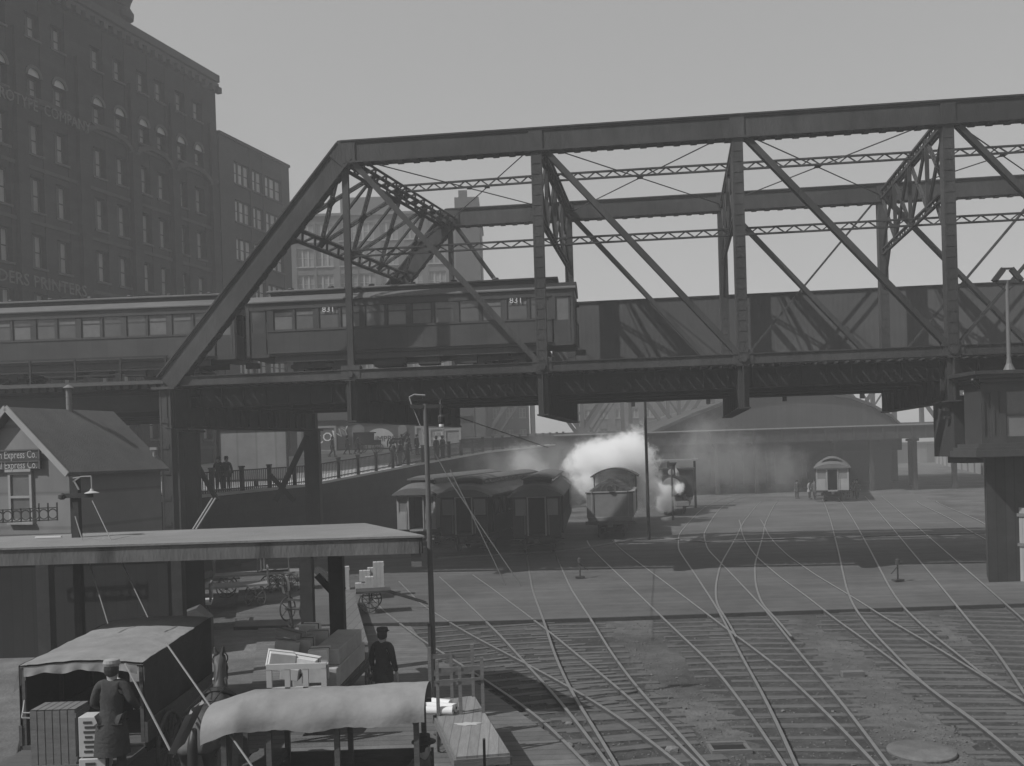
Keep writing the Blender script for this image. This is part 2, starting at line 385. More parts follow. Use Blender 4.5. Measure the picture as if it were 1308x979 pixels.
# ballast stones and scraps
m = MB(); rr = random.Random(3)
for _ in range(5200):
    y = rr.uniform(745, 979); x = rr.uniform(560, 1308); 
    if y < 795: continue
    p = GZ(x, y, 0); s = rr.uniform(.01, .032) * (1.6 if rr.random() < .04 else 1)
    a = rr.uniform(0, 6)
    m.cbox((p.x, p.y, s*.3), s*1.4, s, s*.8, rotz(a) @ Matrix.Rotation(rr.uniform(-.5,.5), 3, 'X'))
tag(m.build('ballast_stones', mat('ballast_stone', .15, .95, .5, 30)), kind='stuff')
lump = bmesh.new(); bmesh.ops.create_icosphere(lump, subdivisions=1, radius=1)
for v in lump.verts: v.co *= rr.uniform(.65, 1.1)
lme = bpy.data.meshes.new('rock'); lump.to_mesh(lme); lump.free(); lme.materials.append(STONE)
for x, y, s, lab in ((858,957,.13,'pale lump of rock lying between converging rails at lower middle'),(728,952,.1,'pale stone beside the rails just right of the baggage cart'),(726,924,.08,'small pale rag lying by the rail near the walkway'),(1000,908,.05,'tiny pale scrap on the ties of the middle track'),(779,972,.06,'small pale stone at the bottom edge between two rails')):
    p = GZ(x, y, .03); o = bpy.data.objects.new('rock', lme); col.objects.link(o); o.location = p; o.scale = (s*1.2, s, s*.6); o.rotation_euler = (0, 0, x)
    tag(o, lab, 'rock', 'pale scraps lying in the yard')
p = GZ(1177, 958, .12); d = MB().lathe((0,0,0), [(.56,-.12),(.58,-.02),(.57,.0),(.5,.012),(.0,.014)], 32).build('manhole_slab', mat('slab_stone', .15, .9, .25, 4, .4, patch=.2)); d.location = GZ(1177, 958, .06)
tag(d, 'round pale slab lying between the tracks at the lower right', 'slab')
p = GZ(1089, 860, .08); t = thing('timber_block', 'short timber block lying on cinders right of the middle tracks', 'timber block', p); MB().box(-.26,.26,-.09,.09,-.1,.05).build('block', GREYWOOD, t, bevel=.01)
t['label'] = 'short timber block lying on cinders right of the middle tracks'
p = GZ(935, 962, .02); t = thing('drain_box', 'sunken wooden drain box between rails at the bottom of the yard', 'drain box', p)
MB().box(-.36,.36,-.05,.02,-.1,.06).box(-.36,.36,.42,.5,-.1,.06).box(-.36,-.3,.02,.42,-.1,.05).box(.3,.36,.02,.42,-.1,.05).build('frame', GREYWOOD, t); MB().box(-.3,.3,.02,.42,-.1,.012).build('hole', DARK, t)
# switch stands
sw = None
for x, y, lab in ((741,738,'little switch stand in the shadow left of the locomotive track'),(1147,742,'little switch stand in the shadow right of the lone coach track'),(851,657,'little switch stand on the lit ground beyond the kerb')):
    p = GZ(x, y, .15)
    if sw is None:
        sw = thing('switch_stand', lab, 'switch stand', p, 0, 'switch stands in the yard')
        MB().box(-.2,.2,-.12,.12,0,.06).tube((0,0,.06),(0,0,.6),.03).build('stand', IRON, sw)
        MB().beam((0,0,.55),(.35,.05,.3),.03,.03).build('lever', IRON, sw); MB().lathe((0,0,.6),[(.02,0),(.09,.02),(.09,.2),(.03,.25)],10).build('lamp', IRON, sw)
    else: dup(sw, p, x, lab)
# ------------------------------------------------------------------ elevated truss bridge
BO = Vector((1.3646, 38.38, 0)); yaw = .1096; tr = .1705; BW = 11.62; SK = 1.69; PAN = 8.0; ZL = 8.95; ZU = 18.16
bA = Vector((math.cos(yaw), -math.sin(yaw), 0)); bT = Vector((math.sin(tr), math.cos(tr), 0)); bN = Vector((math.sin(yaw), math.cos(yaw), 0)); UP = Vector((0,0,1))
def B(i, w, z): return BO + bA*(PAN*(i-2)) + bT*w + UP*z
NP = 9
def node(i, side, z):
    """panel point; the far truss has skewed ends"""
    p = B(i, BW*side, z)
    if side and i <= 1: p = p + bA*SK
    return p
bt = thing('truss_bridge', 'dark riveted steel through truss carrying the elevated railway across the yard', 'bridge', BO + UP*7.2)
def part(mb, name, m=STEEL, parent=None): return mb.build(name, m, parent or bt, world=True)
def lattice(mb, p, q, h, up, n, t=.05, rail=.09, side=None):
    """laced bar: two rails joined by zigzag; h overall depth along `up`"""
    p, q = Vector(p), Vector(q); up = Vector(up).normalized()
    for s_ in (-1, 1): mb.beam(p + up*s_*(h-rail)/2, q + up*s_*(h-rail)/2, t*3, rail, side=up.cross(q-p))
    for k in range(n):
        a = p + (q-p)*(k/n); b = p + (q-p)*((k+1)/n); s_ = 1 if k % 2 else -1
        mb.beam(a + up*s_*(h-rail)/2, b - up*s_*(h-rail)/2, t, t*1.2, side=up.cross(q-p))
def chordbar(mb, p, q, w, h):
    """riveted box member with flange plates and batten plates"""
    p, q = Vector(p), Vector(q); d = (q-p).normalized(); sd = bN; up = d.cross(sd).normalized()
    if up.z < 0: up = -up
    mb.beam(p, q, w*.8, h*.9, side=sd, e0=.1, e1=.1)
    mb.beam(p + up*h*.47, q + up*h*.47, w*1.12, h*.06, side=sd, e0=.12, e1=.12)
    for s_ in (-1, 1):
        mb.beam(p - up*h*.46 + sd*s_*w*.42, q - up*h*.46 + sd*s_*w*.42, w*.24, h*.07, side=sd)
        mb.beam(p + up*h*.4 + sd*s_*w*.42, q + up*h*.4 + sd*s_*w*.42, w*.1, h*.1, side=sd)
    L = (q-p).length; n = int(L/.62)
    for k in range(n):
        c = p + d*(L*(k+.5)/n)
        mb.beam(c - up*h*.505 - d*.13, c - up*h*.505 + d*.13, w*.98, h*.07, side=sd)
for side in (0, 1):
    for i in range(1, NP-1):
        mb = MB(); chordbar(mb, node(i, side, ZU), node(i+1, side, ZU), .52, .95)
        mb.cbox(node(i+1, side, ZU) - UP*.03, .56, .5, .9, rotz(-yaw)); part(mb, 'top_chord')
    mb = MB(); chordbar(mb, node(0, side, ZL), node(1, side, ZU), .52, .95); part(mb, 'end_post')
    mb = MB(); chordbar(mb, node(NP-1, side, ZU), node(NP, side, ZL), .52, .86); part(mb, 'end_post')
    for i in range(NP):
        mb = MB(); a, b = node(i, side, ZL), node(i+1, side, ZL)
        mb.beam(a, b, .3, .36); mb.beam(a + UP*.19, b + UP*.19, .42, .03); mb.beam(a - UP*.19, b - UP*.19, .42, .03)
        mb.tube(b - bN*.32, b + bN*.32, .14, 12); mb.cbox(b + UP*.1, .8, .36, .55, rotz(-yaw)); part(mb, 'bottom_chord')
    for i in range(1, NP):
        mb = MB(); a, b = node(i, side, ZL), node(i, side, ZU)
        hw = .13 if i in (1, NP-1) else .18
        if i in (1, NP-1): mb.beam(a, b, .26, .22, side=bA)
        else:
            for s_ in (-1, 1):
                mb.beam(a + bN*s_*.17, b + bN*s_*.17, hw*1.9, .06, side=bA)
                mb.beam(a + bA*s_*hw, b + bA*s_*hw, .07, .42, side=bA)
            for k in range(int((ZU-ZL)/.42)):
                z = ZL + .3 + k*.42
                for s_ in (-1, 1): mb.cbox(node(i, side, z) + bN*s_*.212, hw*2.14, .012, .1, rotz(-yaw))
        part(mb, 'post')
    for i in range(1, NP-1):
        mb = MB()
        if i < 4: segs = [(i, ZU, i+1, ZL, .23)]
        elif i == 4: segs = [(4, ZU, 5, ZL, .2), (5, ZU, 4, ZL, .09)]
        else: segs = [(i+1, ZU, i, ZL, .23)]
        if i == 3: segs.append((4, ZU, 3, ZL, .09))
        if side == 0 and i == 3: segs = segs[:1]
        for (i0, z0, i1, z1, wd) in segs:
            a, b = node(i0, side, z0), node(i1, side, z1); d = (b-a).normalized()
            for s_ in (-1, 1): mb.beam(a + bN*s_*.12, b + bN*s_*.12, .05, wd, side=bN, e0=.1)
            mb.tube(b - bN*.26, b + bN*.26, wd*.75, 12)
            if wd > .15:
                for k in range(1, 12): c = a + (b-a)*(k/12); mb.beam(c - bN*.12, c + bN*.12, .12, .05, side=d)
        part(mb, 'diagonal')
for side in (0, 1):
    for q in (1, NP-1):
        mb = MB(); c = node(q, side, ZU); d1 = (node(0, side, ZL) - node(1, side, ZU)).normalized() if q == 1 else (node(NP, side, ZL) - node(NP-1, side, ZU)).normalized(); hd = bA if q == 1 else -bA
        n1 = UP*.47; n2 = Vector((0,0,0)) + (d1.cross(bN)).normalized()*.47
        if n2.z < 0: n2 = -n2
        mid = (n1 + n2).normalized()*.52
        mb.prism([c + hd*.5 + n1 - bN*.26, c + n1*1.02 - bN*.26, c + mid - bN*.26, c + n2*1.02 - bN*.26, c + d1*.5 + n2 - bN*.26, c + d1*.5 - n2 - bN*.26, c + hd*.3 - UP*.45 - bN*.26, c + hd*.5 - n1 - bN*.26], bN*.52)
        part(mb, 'corner_gusset')
# portal in the plane of the end posts
def ep(side, f):  # point along the end post, f from the top
    return node(1, side, ZU).lerp(node(0, side, ZL), f)
mb = MB()
a0, a1 = ep(0, .015), ep(1, .015); b0, b1 = ep(0, .33), ep(1, .33)
pd = (b0 - a0).normalized()
lattice(mb, a0 + pd*.15, a1 + pd*.15, .62, pd, 22, .07, .14); lattice(mb, a0 + pd*.15 + bA*.4, a1 + pd*.15 + bA*.4, .62, pd, 22, .06, .1)
lattice(mb, b0, b1, .62, pd, 22, .07, .14)
nb = 4
for k in range(nb):
    p0, p1 = a0.lerp(a1, k/nb), a0.lerp(a1, (k+1)/nb); q0, q1 = b0.lerp(b1, k/nb), b0.lerp(b1, (k+1)/nb)
    for a, b in ((p0, q1), (p1, q0)): lattice(mb, a, b, .22, (b-a).cross(pd.cross(a1-a0)), 16, .03, .05)
    if k: mb.beam(p0, q0, .2, .08)
    for c in (p0.lerp(q1, .5), q1 - pd*.1, p1 + pd*.35): mb.beam(c - pd*.22, c + pd*.22, .5, .05, side=(a1-a0))
# curved corner brackets
for e, s_ in ((b0, 1), (b1, -1)):
    u = (b1-b0).normalized()*s_; ed = (ep(0,.55)-b0).normalized() if s_ == 1 else (ep(1,.55)-b1).normalized()
    prev = None
    poly = [e + ed*.2]
    for k in range(9):
        t = k/8*PI/2; poly.append(e + u*(1.5*(1-math.cos(t))) + ed*(1.9 - 1.9*math.sin(t)) + ed*.25 + u*.2)
    nn = pd.cross(a1-a0).normalized()*.05; mb.prism(poly, nn)
part(mb, 'portal_brace')
# sway frames at each upper panel point
for i in range(2, NP-1):
    mb = MB(); zt, zb = ZU - .1, ZU - 3.0
    p, q = node(i, 0, zt), node(i, 1, zt); p2, q2 = node(i, 0, zb), node(i, 1, zb)
    lattice(mb, p, q, .5, UP, 26, .05, .1); lattice(mb, p2, q2, .36, UP, 26, .045, .08)
    lattice(mb, p + bA*.22, q + bA*.22, .4, UP, 26, .04, .07)
    n = 4
    for k in range(n):
        a, b = p.lerp(q, k/n), p.lerp(q, (k+1)/n); c, d = p2.lerp(q2, k/n), p2.lerp(q2, (k+1)/n)
        for u_, v_ in ((a, d), (b, c)):
            lattice(mb, u_, v_, .2, (v_-u_).cross(bA), 12, .03, .05)
        if k: mb.beam(a, c, .16, .08, side=bA)
        mb.cbox(c, .06, .4, .4, rotz(-tr))
    for e, f in ((node(i,0,zb-2.0), p2.lerp(q2, .14)), (node(i,1,zb-2.0), p2.lerp(q2, .86))): lattice(mb, e, f, .22, (f-e).cross(bA), 10, .035, .05)
    part(mb, 'sway_brace')
# longitudinal lattice struts, mid width
for z, wf in ((ZU-.05, .44), (ZU-3.0, .44)):
    for i in range(1, NP-1):
        a = (a0.lerp(a1, wf) if z > 17 else b0.lerp(b1, wf)) if i == 1 else B(i, BW*wf, z)
        mb = MB(); lattice(mb, a, B(i+1, BW*wf, z), .36, UP, 20, .045, .07); part(mb, 'lattice_strut')
# lateral rods in the top plane
for i in range(1, NP-1):
    for (s0, s1) in ((0, 1), (1, 0)):
        mb = MB(); a, b = node(i, s0, ZU-.1), node(i+1, s1, ZU-.1); mb.tube(a, b, .028, 6); mb.cbox(a.lerp(b, .5), .25, .25, .05); part(mb, 'lateral_rod')
# floor
for i in range(0, NP+1):
    mb = MB(); a, b = node(i, 0, 0) - bT*.25, node(i, 1, 0) + bT*.25
    zt = ZL - .25; zb = 7.0
    mb.beam(a + UP*(zt+zb)/2, b + UP*(zt+zb)/2, .05, zt-zb, side=bA)
    for z in (zt, zb): mb.beam(a + UP*z, b + UP*z, .5, .06, side=bA)
    for e in (a + bT*.22, b - bT*.22): mb.beam(e + UP*(zb+.02), e + UP*(ZL+.02), .42, .12, side=bA)
    for k in range(1, 9): e = a.lerp(b, k/9); mb.beam(e + UP*(zb+.03), e + UP*(zt-.03), .36, .06, side=bA)
    part(mb, 'floor_beam', STEEL2)
for w_ in (1.75, 4.6, 6.9, 9.8):
    mb = MB(); a, b = B(0, w_, 8.33), B(NP, w_, 8.33)
    mb.beam(a, b, .04, .84)
    for z in (-.42, .42): mb.beam(a + UP*z, b + UP*z, .34, .04)
    for k in range(72): p = a.lerp(b, (k+.5)/72); mb.beam(p - UP*.4, p + UP*.4, .2, .05, side=bN)
    part(mb, 'stringer', STEEL2)
mb = MB(); k = 0; s_ = -6.9
while s_ < PAN*NP:
    p = BO + bA*(s_ - 2*PAN); mb.beam(p + bT*.6 + UP*8.86, p + bT*10.9 + UP*8.86, .2, .2, side=bA); s_ += .42
part(mb, 'deck_ties', DARKWOOD)
for w_, ww in ((2.3, .9), (3.65, 1.3), (5.75, 2.6), (7.85, 1.3), (9.6, 1.9)):  # planking added to stop sunlight leaking between the ties
    mb = MB(); mb.beam(B(-.8, w_, 8.99), B(NP, w_, 8.99), ww, .05); part(mb, 'deck_boards', DARKWOOD)
mb = MB(); mb.beam(B(-.8, .7, 9.02), B(NP, .7, 9.02), .18, .14); part(mb, 'guard_timber', DARKWOOD)
RZ = 9.12
for w_ in (2.93, 4.37, 7.13, 8.57):
    mb = MB(); a, b = B(-.85, w_, 8.97), B(NP, w_, 8.97)
    mb.sweep([a, b], RPROF); part(mb, 'rail', RAILM)
# ------------------------------------------------------------------ wind fence on the bridge beyond the far truss
fa, fb = B(1.85, BW+1.3, 0), B(NP, BW+1.3, 0)
fz0, fz1 = 8.4, 13.5
ft = thing('corrugated_fence', 'tall dark corrugated iron wall standing along the far side of the truss bridge', 'fence', fa + UP*fz0, -yaw)
Lf = (fb-fa).length
mb = MB(); n = int(Lf/.13); P = []
for k in range(n+1):
    x = Lf*k/n; y = .002*(1 if k % 2 else -1); P += [(x, y, 0), (x, y, fz1-fz0), (x, y+.02, fz1-fz0), (x, y+.02, 0)]
mb.add(P, [f for k in range(n) for f in ((k*4, k*4+4, k*4+5, k*4+1), (k*4+3, k*4+2, k*4+6, k*4+7), (k*4+1, k*4+5, k*4+6, k*4+2))]); mb.build('sheeting', SHEET, ft)
MB().box(0, Lf, -.08, .09, fz1-fz0, fz1-fz0+.07).build('cap_rail', STEEL, ft)
for k in range(0, int(Lf/4)): MB().box(4*k+.2, 4*k+.4, .06, .3, -.6, fz1-fz0-.05).build('fence_post', STEEL2, ft)

# ------------------------------------------------------------------ columns, cross girders and the viaduct to the left
def column(name, lab, p, ztop, w_=.55, zb=0, group='riveted steel columns under the elevated railway'):
    t = thing(name, lab, 'column', (p.x, p.y, zb), -yaw, group)
    h = ztop - zb; mb = MB()
    for s_ in (-1, 1): mb.box(-w_/2, w_/2, s_*.2-.025, s_*.2+.025, .3, h-.1)
    mb.box(-.05, .05, -.175, .175, .3, h-.1)
    for s_ in (-1, 1): mb.box(s_*w_/2-.04, s_*w_/2+.04, -.24, .24, .3, h-.1)
    for k in range(int(h/1.1)): mb.box(-w_/2+.06, w_/2-.06, -.255, .255, .6+k*1.1, .78+k*1.1)
    mb.build('shaft', STEEL, t); MB().box(-.6,.6,-.5,.5,0,.3).build('base', STONE, t, bevel=.04)
    MB().box(-.52,.52,-.4,.4,h-.1,h).build('cap_plate', STEEL, t); return t
q0 = node(0, 0, 0); q1 = node(0, 1, 0)
column('steel_column', 'sunlit slender steel column under the near left end of the truss, beside the express shed', q0 - bA*.1, 8.72, .42)
column('steel_column', 'dark column just right of the sunlit one, left of the blank street signboard', PY(246, 600, 44.5), 7.0)
column('steel_column', 'dark column right of the blank street signboard with a knee brace', q1, 7.1, .72)
column('steel_column', 'dark column almost hidden close behind the sunlit slender one', PY(226, 600, 42.8), 7.0, .4)
cg = thing('cross_girder', 'deep dark plate girder carrying the truss end over the column heads', 'girder', q0 + UP*7.1)
mb = MB(); ga = q0 + (q1-q0)*.12; gd = (q1-q0).normalized(); gs = Vector((gd.y,-gd.x,0))
mb.beam(ga + UP*7.75, q1 + gd*.6 + UP*7.75, .06, 1.3, side=gs)
for z in (7.1, 8.4): mb.beam(ga + UP*z, q1 + gd*.6 + UP*z, .5, .06, side=gs)
for k in range(1, 12): p = ga.lerp(q1, k/12); mb.beam(p + UP*7.13, p + UP*8.37, .3, .06, side=gs)
mb.build('girder_web', STEEL2, cg, world=True)
for s0, s1, zz in ((PY(262, 600, 44.6), PY(293, 645, 46), 0),):
    pass
def bar_px(mb, pts, Y, w_): 
    P = [PY(x, y, Y) for x, y in pts]
    for a, b in zip(P, P[1:]): mb.beam(a, b, .12, w_, side=(0,1,0))
mb = MB(); bar_px(mb, [(393, 556), (366, 612), (352, 640)], 50.6, .3); mb.build('knee_brace', STEEL2, cg, world=True)
mb = MB(); bar_px(mb, [(345, 607), (376, 640)], 50.6, .25); mb.build('knee_brace', STEEL2, cg, world=True)
mb = MB(); bar_px(mb, [(228, 555), (250, 590), (262, 612), (278, 640)], 45.0, .22); mb.build('knee_brace', STEEL2, cg, world=True)

# viaduct left of the truss: plate girders, timbers, walkway
vA = Vector((math.cos(.035), -math.sin(.035), 0)); vN = Vector((math.sin(.035), math.cos(.035), 0))
vo = B(0, 0, 0) + bA*.2
def V(s, w_, z): return vo - vA*s + vN*w_ + UP*z
vt = thing('elevated_viaduct', 'dark plate girder viaduct carrying the elevated railway left of the truss', 'viaduct', vo + UP*7.5)
for w_ in (1.6, 2.7, 4.6, 6.9, 8.8, 10.4):
    mb = MB(); a, b = V(.5, w_, 8.2), V(40, w_, 8.2); mb.beam(a, b, .05, 1.1 if w_ > 2 else .7)
    for z in (-.55, .55): mb.beam(a + UP*z*(1 if w_ > 2 else .63), b + UP*z*(1 if w_ > 2 else .63), .36, .05)
    mb.build('girder', STEEL2, vt, world=True)
mb = MB()
for k in range(108): a = V(.6+k*.37, .9, 8.86); mb.beam(a, a + vN*10, .25, .2, side=vA)
mb.build('deck_ties', DARKWOOD, vt, world=True)
mb = MB(); mb.beam(V(.3, .7, 9.02), V(40, .7, 9.02), .16, .16); mb.beam(V(.3,1.2,8.99), V(40,1.2,8.99), .8, .05); mb.build('deck_boards', WOOD, vt, world=True)
mb = MB()
for k in range(20): mb.beam(V(.6+2*k, .72, 9.0), V(.6+2*k, .72, 10.15), .08, .08)
for z in (9.6, 10.15): mb.beam(V(.5, .72, z), V(40, .72, z), .05, .07)
mb.build('railing', STEEL2, vt, world=True)
for w_ in (2.93, 4.37, 7.13, 8.57): MB().sweep([V(0, w_, 8.97), V(40, w_, 8.97)], RPROF).build('rail', RAILM, vt, world=True)
for k, (s, w_) in enumerate(((10, 2.7), (10, 9.5), (20, 2.7), (20, 9.5))):
    column('steel_column', ['dark viaduct column hidden behind the express shed', 'dark far side viaduct column behind the express shed roof', 'dark viaduct column left of the express shed', 'far viaduct column at the left edge'][k], V(s, w_, 0), 7.6)

# ------------------------------------------------------------------ elevated cars
def el_car(label, loc, rz, number):
    """x along (length 14.6), y across (near side is y=-1.35), z from the rail head"""
    t = thing('elevated_car', label, 'train car', loc, rz, 'wooden elevated cars of the train')
    Lc = 14.6; hw = 1.35; hx = Lc/2
    mb = MB(); mb.box(-hx+.9, hx-.9, -hw, hw, 1.0, 1.14)
    for s_ in (-1, 1): mb.box(-hx+.95, hx-.95, s_*hw-.04 if s_ < 0 else hw-.04, s_*hw+.04 if s_ < 0 else hw+.04, 1.14, 2.1)
    mb.box(-hx+.95, hx-.95, -hw+.05, hw-.05, 1.14, 1.2)
    for s_ in (-1, 1):
        mb.box(-hx+.95, hx-.95, s_*hw-.04, s_*hw+.04, 3.08, 3.42)
        for k in range(7):      # wide piers between window pairs
            x = -hx + 1.0 + k*2.1; mb.box(x-.05, x+.22, s_*hw-.04, s_*hw+.04, 2.1, 3.08)
        for k in range(6): x = -hx + 1.0 + k*2.1 + 1.13; mb.box(x, x+.09, s_*hw-.04, s_*hw+.04, 2.1, 3.08)
    for e in (-1, 1):           # bulkheads with end vestibule
        mb.box(e*(hx-.95)-.04, e*(hx-.95)+.04, -hw, hw, 1.1, 3.42)
        for y in (-hw+.03, -.4, .4, hw-.03): mb.box(e*hx-.05, e*hx+.05, y-.05, y+.05, 1.0, 3.4)
        mb.box(e*hx-.05, e*hx+.05, -hw, -.4, 1.0, 2.05); mb.box(e*hx-.05, e*hx+.05, .4, hw, 1.0, 2.05); mb.box(e*hx-.06, e*hx+.06, -hw, hw, 3.05, 3.42)
        mb.box(min(e*hx, e*(hx-.95)), max(e*hx, e*(hx-.95)), -hw, hw, .95, 1.1)
        for s_ in (-1, 1): mb.box(min(e*hx, e*(hx-.95)), max(e*hx, e*(hx-.95)), s_*hw-.035, s_*hw+.035, 3.05, 3.42)
        for s_ in (-1, 1): mb.box(e*(hx-.06)-.05, e*(hx-.06)+.05, s_*hw-.05, s_*hw+.05, 1.0, 3.42)
    mb.build('body', CARPAINT, t)
    mb = MB()
    for s_ in (-1, 1):
        for z, d_ in ((2.1, .06), (1.14, .05), (3.1, .05)): mb.box(-hx+.95, hx-.95, s_*(hw+.04)-.03, s_*(hw+.04)+.03, z-.03, z+.04)
    mb.build('belt_rail', CARTRIM, t)
    mb = MB()                   # side sill strip and sagging skirt
    for s_ in (-1, 1): mb.box(-hx+1.2, hx-1.2, s_*1.2-.04, s_*1.2+.04, .72, 1.0)
    mb.build('side_sill', CARPAINT, t)
    for s_ in (-1, 1):
        for k in range(6):
            for j in (0, 1):
                x0 = -hx + 1.22 + k*2.1 + j*1.0; x1 = x0 + .9
                mbw = MB(); y = s_*(hw-.015)
                mbw.box(x0, x1, y-.02, y+.02, 2.13, 2.18).box(x0, x1, y-.02, y+.02, 2.74, 2.79).box(x0, x0+.05, y-.02, y+.02, 2.18, 3.08).box(x1-.05, x1, y-.02, y+.02, 2.18, 3.08)
                wo = mbw.build('window', CARPAINT, t)
                MB().box(x0+.05, x1-.05, y-.01*1, y+.01, 2.18, 2.74).build('pane', CARGLASS if (k*2+j) % 3 else BLIND, wo)
                MB().box(x0+.05, x1-.05, y-.008, y+.012, 2.79, 3.08).build('upper_pane', BLIND if (k+j) % 2 else CARGLASS, wo)
    # roof: arched shell
    def roofsec(zb, w_, rise, x0, x1, th=.05):
        mb = MB(); n = 14; P = []
        for x in (x0, x1):
            for k in range(n+1): u = -1 + 2*k/n; P.append((x, u*w_, zb + rise*(1-abs(u)**2.4)))
        P += [(x0, -w_, zb-th), (x0, w_, zb-th), (x1, -w_, zb-th), (x1, w_, zb-th)]; m_ = n+1; b_ = 2*m_
        mb.add(P, [(k, k+1, m_+k+1, m_+k) for k in range(n)] + [tuple(range(m_)) + (b_+1, b_), tuple(range(m_, 2*m_)) + (b_+3, b_+2), (b_, b_+2, m_, 0), (b_+1, b_+3, 2*m_-1, n), (b_, b_+1, b_+3, b_+2)])
        return mb
    ro = roofsec(3.42, hw+.12, .42, -hx-.12, hx+.12).build('roof', CARROOF, t)
    cs = MB()
    for s_ in (-1, 1): cs.box(-hx+.9, hx-.9, s_*.62-.03, s_*.62+.03, 3.72, 4.0)
    for e in (-1, 1): cs.box(e*(hx-.9)-.03, e*(hx-.9)+.03, -.62, .62, 3.72, 4.0)
    cs.build('clerestory', CARTRIM, ro)
    roofsec(4.0, .78, .12, -hx+.7, hx-.7).build('clerestory_roof', CARROOF, ro)
    for k in range(7): x = -hx+1.6+k*1.9; MB().lathe((x, 0, 4.08), [(.09,0),(.09,.08),(.15,.1),(.13,.16),(.02,.18)], 10).build('ventilator', CARTRIM, ro)
    for e in (-1, 1):
        for s_ in (-1, 1):
            d_ = MB(); x = e*(hx-.5); d_.box(x-.36, x+.36, s_*(hw-.02)-.025, s_*(hw-.02)+.025, 1.1, 2.05)
            d_.box(x-.36, x-.28, s_*(hw-.02)-.025, s_*(hw-.02)+.025, 2.05, 3.05); d_.box(x+.28, x+.36, s_*(hw-.02)-.025, s_*(hw-.02)+.025, 2.05, 3.05)
            do = d_.build('door', CARPAINT, t); MB().box(x-.28, x+.28, s_*(hw-.02)-.01, s_*(hw-.02)+.01, 2.05, 3.05).build('pane', BLIND if e > 0 else CARGLASS, do)
        # safety gate and chains
        g = MB()
        for k in range(5): g.tube((e*(hx+.14), -.5+k*.25, 1.0), (e*(hx+.14), -.5+k*.25, 2.0), .015, 5)
        g.tube((e*(hx+.14), -.5, 2.0), (e*(hx+.14), .5, 2.0), .02, 5); g.build('gate', IRON, t)
        MB().lathe((e*(hx+.02), .9, 3.0), [(.1,0),(.13,.02),(.13,.12),(.05,.16)], 12, 'X').build('marker_lamp', IRON, t)
        cp = MB(); cp.box(min(e*hx, e*(hx+.45)), max(e*hx, e*(hx+.45)), -.12, .12, .62, .85); cp.build('coupler', IRON, t)
        # truck
        xt = e*(hx-3.2); tk = MB()
        for s_ in (-1, 1):
            tk.box(xt-1.35, xt+1.35, s_*.95-.05, s_*.95+.05, .45, .62); tk.beam((xt-.8, s_*.95, .45), (xt-.25, s_*.95, .2), .08, .08); tk.beam((xt+.8, s_*.95, .45), (xt+.25, s_*.95, .2), .08, .08); tk.box(xt-.3, xt+.3, s_*.95-.06, s_*.95+.06, .14, .24)
            for ax in (-.9, .9): tk.box(xt+ax-.14, xt+ax+.14, s_*.95-.09, s_*.95+.09, .3, .56)
        tk.box(xt-.25, xt+.25, -1.0, 1.0, .5, .8); tk.box(xt-1.4, xt-1.3, -.95, .95, .48, .58); tk.box(xt+1.3, xt+1.4, -.95, .95, .48, .58)
        to = tk.build('truck', IRON, t)
        for ax in (-.9, .9):
            wb = MB(); wb.tube((xt+ax, -.8, .42), (xt+ax, .8, .42), .06, 8)
            for s_ in (-1, 1): wb.lathe((xt+ax, s_*.76, .42), [(.42,-.06),(.42,.04),(.45,.06),(.2,.06)], 20, 'Y')
            wb.build('wheel', IRON, to)
    mb = MB()
    for x, l_, w_ in ((-1.6, 1.3, .8), (.4, .9, .6), (2.0, 1.0, .5)): mb.box(x, x+l_, -1.1, -1.1+w_, .38, .95)
    mb.beam((-3.2, -1.15, .95), (-1.5, -1.15, .45), .04, .04); mb.beam((-1.5, -1.15, .45), (1.5, -1.15, .45), .04, .04); mb.beam((1.5, -1.15, .45), (3.2, -1.15, .95), .04, .04)
    mb.tube((-.2, -.9, .6), (-.9, -.9, .6), .18, 12); mb.build('underframe_gear', IRON, t)
    if number:
        for x in (-hx+1.22+2*1.0+.55, hx-1.22-1.25):
            text('number_sign', number, .34, LETTER, t, (x, -hw-.055, 2.96), (R(90), 0, 0), .01, xs=1.15)
    return t
def onB(xpx, w_):
    v = ray(xpx, 400); p0 = BO + bN*w_; s = (p0 - EYE).dot(bN) / v.dot(bN); return EYE + v*s
cr = onB(737, 2.3); cc = cr - bA*7.45 + bN*1.35
el_car('grey elevated car numbered 831 standing inside the left end of the truss bridge', (cc.x, cc.y, RZ), -yaw, '831')
c2 = cc - bA*7.75 - Vector((math.cos(.06), -math.sin(.06), 0))*7.5
el_car('grey elevated car coupled behind car 831, cut off by the left edge', (c2.x, c2.y, RZ), -.055, None)
# ------------------------------------------------------------------ the street on its approach ramp
def edge(Y): return -12.1 + .355*(Y-56)
def sz(Y):
    pts = [(20, 3.4), (45, 3.85), (56, 4.0), (71, 4.95), (84, 5.7), (110, 6.5), (200, 6.6)]
    for (a, za), (b, zb) in zip(pts, pts[1:]):
        if Y <= b: return za + (zb-za)*(Y-a)/(b-a)
    return 6.6
YS = [30, 38, 45, 50, 56, 64, 71, 78, 84, 92, 100, 110, 130, 160]
def strip(name, m, x0, x1, dz, kind='structure', th=.15):
    mb = MB(); n = len(YS); P = []
    for Y in YS:
        z = sz(Y) + dz
        P += [(edge(Y)+x0, Y, z), (edge(Y)+x1, Y, z), (edge(Y)+x1, Y, z-th), (edge(Y)+x0, Y, z-th)]
    mb.add(P, [(i*4+j, i*4+(j+1)%4, (i+1)*4+(j+1)%4, (i+1)*4+j) for i in range(n-1) for j in range(4)] + [(0,1,2,3), tuple(range(4*n-4, 4*n))])
    o = mb.build(name, m); 
    if kind: tag(o, kind=kind)
    return o
